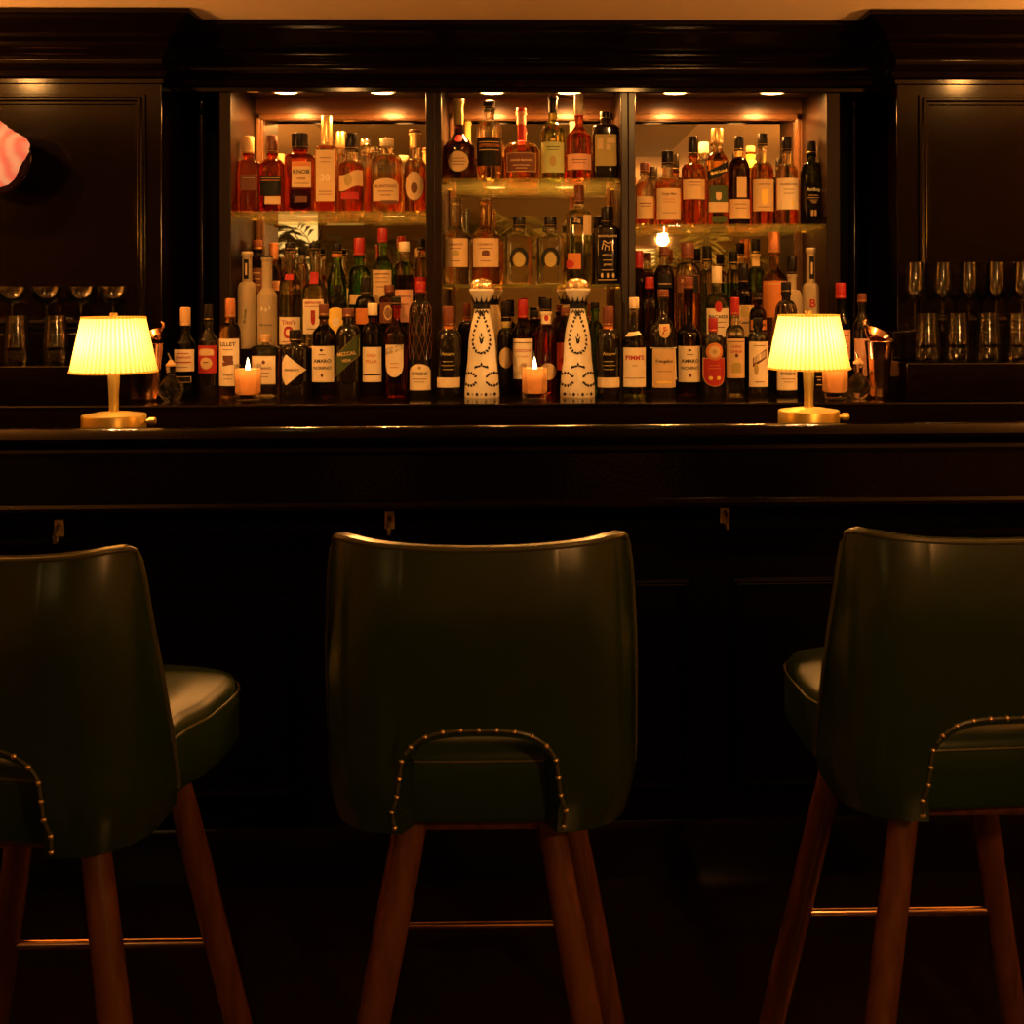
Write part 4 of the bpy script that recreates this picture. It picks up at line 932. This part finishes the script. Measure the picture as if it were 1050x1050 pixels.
nt.links.new(at2.outputs[0], ml.inputs[0]); nt.links.new(ml.outputs[0], sn.inputs[0]); nt.links.new(sn.outputs[0], mr_.inputs[0]); nt.links.new(mr_.outputs[0], rp.inputs[0]); nt.links.new(rp.outputs[0], tl.inputs[0])
nt.links.new(dif.outputs[0], mx.inputs[1]); nt.links.new(tl.outputs[0], mx.inputs[2]); nt.links.new(mx.outputs[0], ad.inputs[0]); nt.links.new(em.outputs[0], ad.inputs[1])
nt.links.new(ad.outputs[0], nt.nodes['Material Output'].inputs[0])
lproto = None
for px, txt in ((116.5, 'small brass table lamp with lit yellow pleated shade at the left of the bar'), (829, 'small brass table lamp with lit yellow pleated shade at the right of the bar')):
    D = 2.79
    for _ in range(4):
        p = at(px, 300, D); D = (BM @ Vector((p.x, .185, 0))).y
    if lproto is None:
        lproto = t = thing('table_lamp', txt, 'lamp', (p.x, D, ZBT), 0, 'pleated table lamps on the bar')
        MB().lathe([(.070, 0), (.0725, .003), (.0725, .033), (.071, .036), (.052, .0375), (.040, .041), (.020, .043), (.0005, .044)], 48).build('lamp_base', brass, t)
        MB().lathe([(.0115, .042), (.0108, .05), (.0110, .08), (.0135, .125), (.0130, .150), (.006, .152), (.006, .262), (.0005, .262)], 28).build('stem', brass, t)
        m = MB(); R0, R1, z0, z1 = .0975, .0705, .135, .265
        m.lathe([(R0 + (R1-R0)*i/8, z0 + (z1-z0)*i/8) for i in range(9)], 216, wob=lambda a, z: 1 + .011*math.cos(54*a))
        m.f = [f for f in m.f if len(f) == 4]; m.m = [0]*len(m.f)
        sh = m.build('pleated_shade', shade_m, t, smooth=80)
        for R, z in ((R0*1.004, z0 + .002), (R1*1.006, z1 - .002)):
            MB().tube([(R*math.cos(2*PI*i/64), R*math.sin(2*PI*i/64), z) for i in range(64)], .0022, 8, closed=True).build('shade_trim', shade_m, sh)
        s = MB()
        for i in range(3):
            a = 2*PI*i/3 + .4; s.tube([(0, 0, .2585), (R1*.99*math.cos(a), R1*.99*math.sin(a), .262)], .0014, 6)
        s.build('shade_carrier', brass, t)
        MB().lathe([(.0085, .262), (.0085, .272), (.0075, .274), (.0005, .2745)], 20).build('finial', brass, t)
        MB().lathe([(.0045, .068), (.0045, .080), (.0090, .081), (.0098, .088), (.0090, .095), (.006, .097)], 20, M=Matrix.Translation((0, 0, .020)) @ Matrix.Rotation(PI/2, 4, 'Y')).build('dimmer_knob', brass, t)
    else: dup(lproto, txt, (p.x, D, ZBT))
    for dx, dz in ((-.022, .198), (.024, .206)):
        point('lamp_bulb', (p.x + dx, D - .028, ZBT + dz), LAMP_W/2, (1.0, .53, .20), .012)

# ------------------------------------------------------------------- stools
SEAT_T, SEAT_B, BACK_T = .756, .640, 1.055
def plan(phi, rx, ry, n=4.2):
    s, c = math.sin(phi), -math.cos(phi)
    q = (abs(s)**n + abs(c)**n) ** (1/n)
    return Vector((rx*s/q, ry*c/q, 0))
def make_stool(txt):
    t = thing('bar_stool', txt, 'stool', (0, 0, 0), 0, 'green leather bar stools')
    RX, RY, TH = .238, .235, .032
    CW, CZ = .117, SEAT_B + .146               # half width and top of the cut-out at the back
    # column angles, denser round the cut-out
    phis = [math.radians(a) for a in range(-72, 73, 2)]
    def phi_at(x):
        lo, hi = 0.0, PI/2
        for _ in range(50):
            mid = (lo+hi)/2
            if plan(mid, RX, RY).x < x: lo = mid
            else: hi = mid
        return lo
    pc = phi_at(CW)
    phis = [p for p in phis if abs(p) > pc + .03] + [s*(pc + .0005) for s in (-1, 1)] + [pc*(-.999 + 1.998*i/28) for i in range(29)]
    phis = sorted(phis)
    def ztop(phi):
        a = abs(math.degrees(phi))
        zt = BACK_T + .010*min(1, a/44)**2
        if a < 50: return zt
        yy = plan(phi, RX, RY).y                   # front edge slants down and forward
        y0, y1 = plan(math.radians(50), RX, RY).y, plan(math.radians(72), RX, RY).y
        f = (yy-y0)/(y1-y0)
        g = (f*f/.70 if f < .35 else f - .175)/.825
        return zt - (zt - SEAT_B - .05)*g
    def zbot(phi, inside):
        x = abs(plan(phi, RX, RY).x)
        if inside and x < CW*1.0005:
            q = min(1, x/CW)
            return SEAT_B + .055 + (CZ-SEAT_B-.055)*(1-q**3.2)**(1/2.6) if q < 1 else SEAT_B + .055
        a = abs(math.degrees(phi))
        return SEAT_B + (0.0 if a < 55 else .02*((a-55)/17)**2)
    NZ = 14
    m = MB(); vs = []; ncol = len(phis)
    def surf(phi, z, inner):
        tz = (z-SEAT_B)/(BACK_T-SEAT_B)
        lean = -.018*max(0, tz-.25) + .20*max(0, tz-.70)**2      # tips outward, then rolls in at the top
        th = TH*(1 - .55*max(0, min(1, (tz-.6)/.4)))
        rx = RX - th*inner - .010*max(0, tz-.55)**1.0 - .012*max(0, .12-tz)/.12
        ry = RY - th*inner - .012*max(0, .12-tz)/.12
        p = plan(phi, rx, ry); p.z = z; p.y += lean
        return p
    for phi in phis:
        inside = abs(phi) < pc
        zb, zt = zbot(phi, inside), ztop(phi)
        for inner in (0, 1):
            for j in range(NZ+1):
                vs.append(surf(phi, zb + (zt-zb)*j/NZ, inner))
    st = 2*(NZ+1); fs = []
    for i in range(ncol-1):
        for j in range(NZ):
            a = i*st+j; b_ = a+st
            fs.append((a, b_, b_+1, a+1)); a2, b2 = a+NZ+1, b_+NZ+1
            fs.append((a2, a2+1, b2+1, b2))
        fs.append((i*st+NZ, (i+1)*st+NZ, (i+1)*st+2*NZ+1, i*st+2*NZ+1)); fs.append((i*st, i*st+NZ+1, (i+1)*st+NZ+1, (i+1)*st))
    for i in (0, ncol-1):
        for j in range(NZ): fs.append((i*st+j, i*st+j+1, i*st+NZ+2+j, i*st+NZ+1+j))
    m.add(vs, fs)
    sh = m.build('back_shell', leather, t, smooth=50, bevel=.009)
    # piping along the top edge, outer side
    tp = [surf(p, ztop(p) - .004, 0.02) for p in phis if True]
    MB().tube(tp, .0042, 8).build('piping', piping_m, t)
    tp2 = [surf(p, ztop(p) - .004, 0.98) for p in phis]
    MB().tube(tp2, .0035, 8).build('piping', piping_m, t)
    # brass nails round the cut-out
    path = [surf(pc+.03, SEAT_B + .012 + .046*i/3, 0) for i in range(3)]
    arch = []
    for i in range(41):
        x = CW*(1 - 2*i/40); ph = math.copysign(phi_at(min(abs(x), CW*.999)), x)
        arch.append(surf(ph, zbot(ph, True) + .009 if abs(x) < CW*.998 else SEAT_B+.06, 0))
    arch = [surf(pc + .035, SEAT_B + .010, 0), surf(pc + .035, SEAT_B + .035, 0)] + arch + [surf(-pc - .035, SEAT_B + .035, 0), surf(-pc - .035, SEAT_B + .010, 0)]
    L = [0]
    for a, b_ in zip(arch, arch[1:]): L.append(L[-1] + (b_-a).length)
    NN = 19; nm = None
    for i in range(NN):
        d = L[-1]*i/(NN-1)
        q = max(j for j in range(len(L)) if L[j] <= d + 1e-9); q = min(q, len(arch)-2)
        f = (d - L[q])/max(1e-9, L[q+1]-L[q]); pt = arch[q].lerp(arch[q+1], f)
        if nm is None:
            nm = MB().lathe([(.0042, 0), (.0036, .002), (.002, .0034), (.0003, .0038)], 12, M=Matrix.Rotation(PI/2, 4, 'X')).build('nail', nail_m, t)
            o = nm
        else:
            o = nm.copy(); COL.objects.link(o); o.parent = t
        o.location = pt + Vector((0, -.0005, 0))
    MB().tube(arch, .0030, 6).build('cutout_edge', piping_m, t)
    # seat cushion
    mb = MB(); prof = [(0.0, SEAT_B+.002, .94), (0, SEAT_B, .97), (0, SEAT_B+.010, 1.0), (0, SEAT_T-.045, 1.0), (0, SEAT_T-.022, .995), (0, SEAT_T-.008, .965), (0, SEAT_T, .90), (0, SEAT_T+.006, .6), (0, SEAT_T+.008, .02)]
    vs, fs = [], []
    N = 56
    for _, z, q in prof:
        for i in range(N):
            a = 2*PI*i/N; p = plan(a, .198*q, .225*q, 5.0)
            vs.append((p.x*(1.06 if p.y > 0 else 1), p.y + .035 + (.02 if p.y > 0 else 0)*q, z))
    for kk in range(len(prof)-1):
        for i in range(N): fs.append((kk*N+i, kk*N+(i+1) % N, (kk+1)*N+(i+1) % N, (kk+1)*N+i))
    fs.append(tuple(reversed(range(N)))); fs.append(tuple((len(prof)-1)*N+i for i in range(N)))
    seat = mb.add(vs, fs).build('seat', seat_leather, t, smooth=60)
    q = 1.002; pp = []
    for i in range(N):
        a = 2*PI*i/N; p = plan(a, .198*q, .225*q, 5.0); pp.append((p.x*(1.06 if p.y > 0 else 1), p.y + .035 + (.02 if p.y > 0 else 0)*q, SEAT_T-.024))
    MB().tube(pp, .0024, 6, closed=True).build('seat_piping', piping_m, seat)
    bx('seat_frame', leg_wood, (-.15, -.15, SEAT_B-.03), (.15, .19, SEAT_B+.004), t, bevel=.01)
    # legs
    def leg(top, bot):
        top, bot = Vector(top), Vector(bot); d = (bot-top)
        MB().tube([top, top + d*.3, top + d*.75, bot], [.0215, .0235, .0240, .0225], 18).build('leg', leg_wood, t)
    for sx in (-1, 1):
        leg((sx*.100, -.135, SEAT_B-.004), (sx*.225, -.265, 0))
        leg((sx*.118, .170, SEAT_B-.004), (sx*.238, .262, 0))
    fz = .270; f = (SEAT_B-.004-fz)/(SEAT_B-.004)
    xx = .118 + (.238-.118)*f; yy = .170 + (.262-.170)*f
    MB().tube([(-xx, yy, fz), (xx, yy, fz)], .0085, 14).build('footrest', copper, t)
    return t
def stool_at(root, x, y, swivel):
    root.location = (x, y, 0); r = math.radians(swivel)
    for c in root.children:                    # seat and back swivel on the legs
        if c.name.split('.')[0] in ('leg', 'footrest', 'seat_frame'): continue
        c.location = Matrix.Rotation(r, 3, 'Z') @ c.location; c.rotation_euler = (0, 0, r)
s0 = make_stool('middle bar stool of dark green leather, seen square from behind')
s1 = dup(s0, 'left bar stool of dark green leather, cut by the left edge of the frame')
s2 = dup(s0, 'right bar stool of dark green leather, cut by the right edge of the frame')
stool_at(s0, -.074, 1.915, 0); stool_at(s1, -.742, 1.87, -10); stool_at(s2, .682, 1.945, 4)

# ------------------------------- the room behind the viewer, seen in the mirrors
def palm(px_x, y, h, txt, seed, n=11):
    rnd = random.Random(seed)
    t = thing('potted_palm', txt, 'plant', (px_x, y, 0), rnd.random()*6, 'potted palms at the far wall')
    MB().lathe([(.0005, .002), (.15, 0), (.16, .02), (.21, .36), (.215, .40), (.20, .40), (.19, .37), (.0005, .36)], 28).build('pot', pot_m, t)
    MB().tube([(0, 0, .34), (.02, 0, h*.35), (0, .02, h*.62)], [.04, .03, .022], 10).build('trunk', leg_wood, t)
    for i in range(n):
        m = MB(); a = 2*PI*i/n + rnd.random()*.4; up = .7 + .9*rnd.random(); ln = .55 + .35*rnd.random()
        spine = []
        for j in range(9):
            q = j/8; r = ln*q*(1-.25*q); spine.append(Vector((r*math.cos(a), r*math.sin(a), h*.60 + up*q*(1.5-q)*.75 - .28*q*q)))
        m.tube(spine, [.006 - .005*j/8 for j in range(9)], 5)
        for j in range(2, 9):
            for q in (0, .5):
                if j == 8 and q: continue
                b0 = spine[j].lerp(spine[min(j+1, 8)], q); d = (spine[min(j, 8)] - spine[j-1]).normalized()
                side = d.cross(Vector((0, 0, 1))).normalized(); L_ = .26*(1 - abs((j-4.5)/6.5))
                for s in (1, -1):
                    e = b0 + side*s*L_ + d*L_*.7 + Vector((0, 0, -.05 - .06*rnd.random()))
                    md = (b0+e)/2 + Vector((0, 0, .02)); nn = d*.014
                    m.add([b0, md+nn, e, md-nn], [(0, 1, 2), (0, 2, 3)])
        m.build('frond', leaf_m, t, smooth=0)
palm(-1.70, -1.45, 2.40, 'potted palm seen in the mirror of the left cabinet', 3)
palm(-.35, -1.5, 2.50, 'potted palm seen in the mirror of the centre cabinet', 5)
palm(1.55, -1.6, 2.35, 'potted palm seen in the mirror of the right cabinet', 9)
def pendant(x, y, z, txt, w, r=.04):
    t = thing('pendant_lamp', txt, 'lamp', (x, y, ZCEIL))
    MB().tube([(0, 0, 0), (0, 0, z - ZCEIL + r + .03)], .004, 8).build('cord', dark_metal, t)
    MB().lathe([(.012, z-ZCEIL+r+.035), (.014, z-ZCEIL+r-.004), (.010, z-ZCEIL+r-.006)], 16).build('socket', brass, t)
    MB().lathe([(.0005, z-ZCEIL-r)] + [(r*math.sin(PI*i/10), z-ZCEIL-r*math.cos(PI*i/10)) for i in range(1, 10)] + [(.008, z-ZCEIL+r)], 20).build('globe', bulb_m, t)
    point('pendant_light', (x, y, z - r - .02), w, WARM, .04)
pendant(1.006, -.3, 1.875, 'bare globe pendant reflected in the right cabinet mirror', PEND_W)
def wall_lamp(x, y, z, txt):
    s = 1 if x > 0 else -1
    t = thing('wall_lamp', txt, 'lamp', (x, y, z))
    MB().box((-.012 if s > 0 else 0, -.05, -.09), (0 if s > 0 else .012, .05, .09)).build('wall_plate', brass, t, smooth=0, bevel=.003)
    MB().tube([(-s*.01, 0, 0), (-s*.08, 0, -.01), (-s*.11, 0, .02)], .007, 10).build('arm', brass, t)
    MB().lathe([(.030, .02), (.055, .07), (.075, .14), (.073, .14), (.052, .07), (.028, .023)], 28, M=Matrix.Translation((-s*.11, 0, 0))).build('shade', dark_metal, t)
    MB().lathe([(.0005, .035), (.014, .040), (.019, .055), (.012, .075), (.0005, .080)], 16, M=Matrix.Translation((-s*.11, 0, 0))).build('bulb', bulb_m, t)
    point("wall_lamp_light", (x - s*.11, y, z + .118), SCONCE_W, WARM, .03)
wall_lamp(-XS, 2.70, 1.50, 'brass uplight on the left side wall')
wall_lamp(XS, 2.70, 1.50, 'brass uplight on the right side wall')
for x, txt in ((-1.93, 'first ceiling downlight from the left over the bar'), (-.75, 'second ceiling downlight from the left over the bar'), (.41, 'third ceiling downlight from the left over the bar'), (1.69, 'fourth ceiling downlight from the left over the bar')):
    t = thing('ceiling_downlight', txt, 'light', (x, 2.90, ZCEIL - (.015 if -1.1 < x < .87 else 0)), 0, 'ceiling downlights over the bar')
    MB().lathe([(.046, 0), (.046, -.004), (.030, -.006), (.028, -.001)], 28).build('trim_ring', dark_metal, t)
    MB().lathe([(.028, -.002), (.0005, -.003)], 24).build('lens', puck_m, t)
    spot('bar_downlight_beam', (x, 2.90, ZCEIL - .04), DOWN_W, (1.0, .44, .10), 98, .85, .03, aim=(x*.92, 3.75, 1.22))
t = thing('ceiling_downlight', 'ceiling downlight behind the stools', 'light', (1.15, .75, ZCEIL), 0, 'ceiling downlights over the bar')
MB().lathe([(.046, 0), (.046, -.004), (.030, -.006), (.028, -.001)], 28).build('trim_ring', dark_metal, t)
MB().lathe([(.028, -.002), (.0005, -.003)], 24).build('lens', puck_m, t)
spot('stool_downlight_beam', (1.15, .75, ZCEIL - .04), 50, WARM, 32, .6, .03, aim=(1.15, 2.65, 1.10))
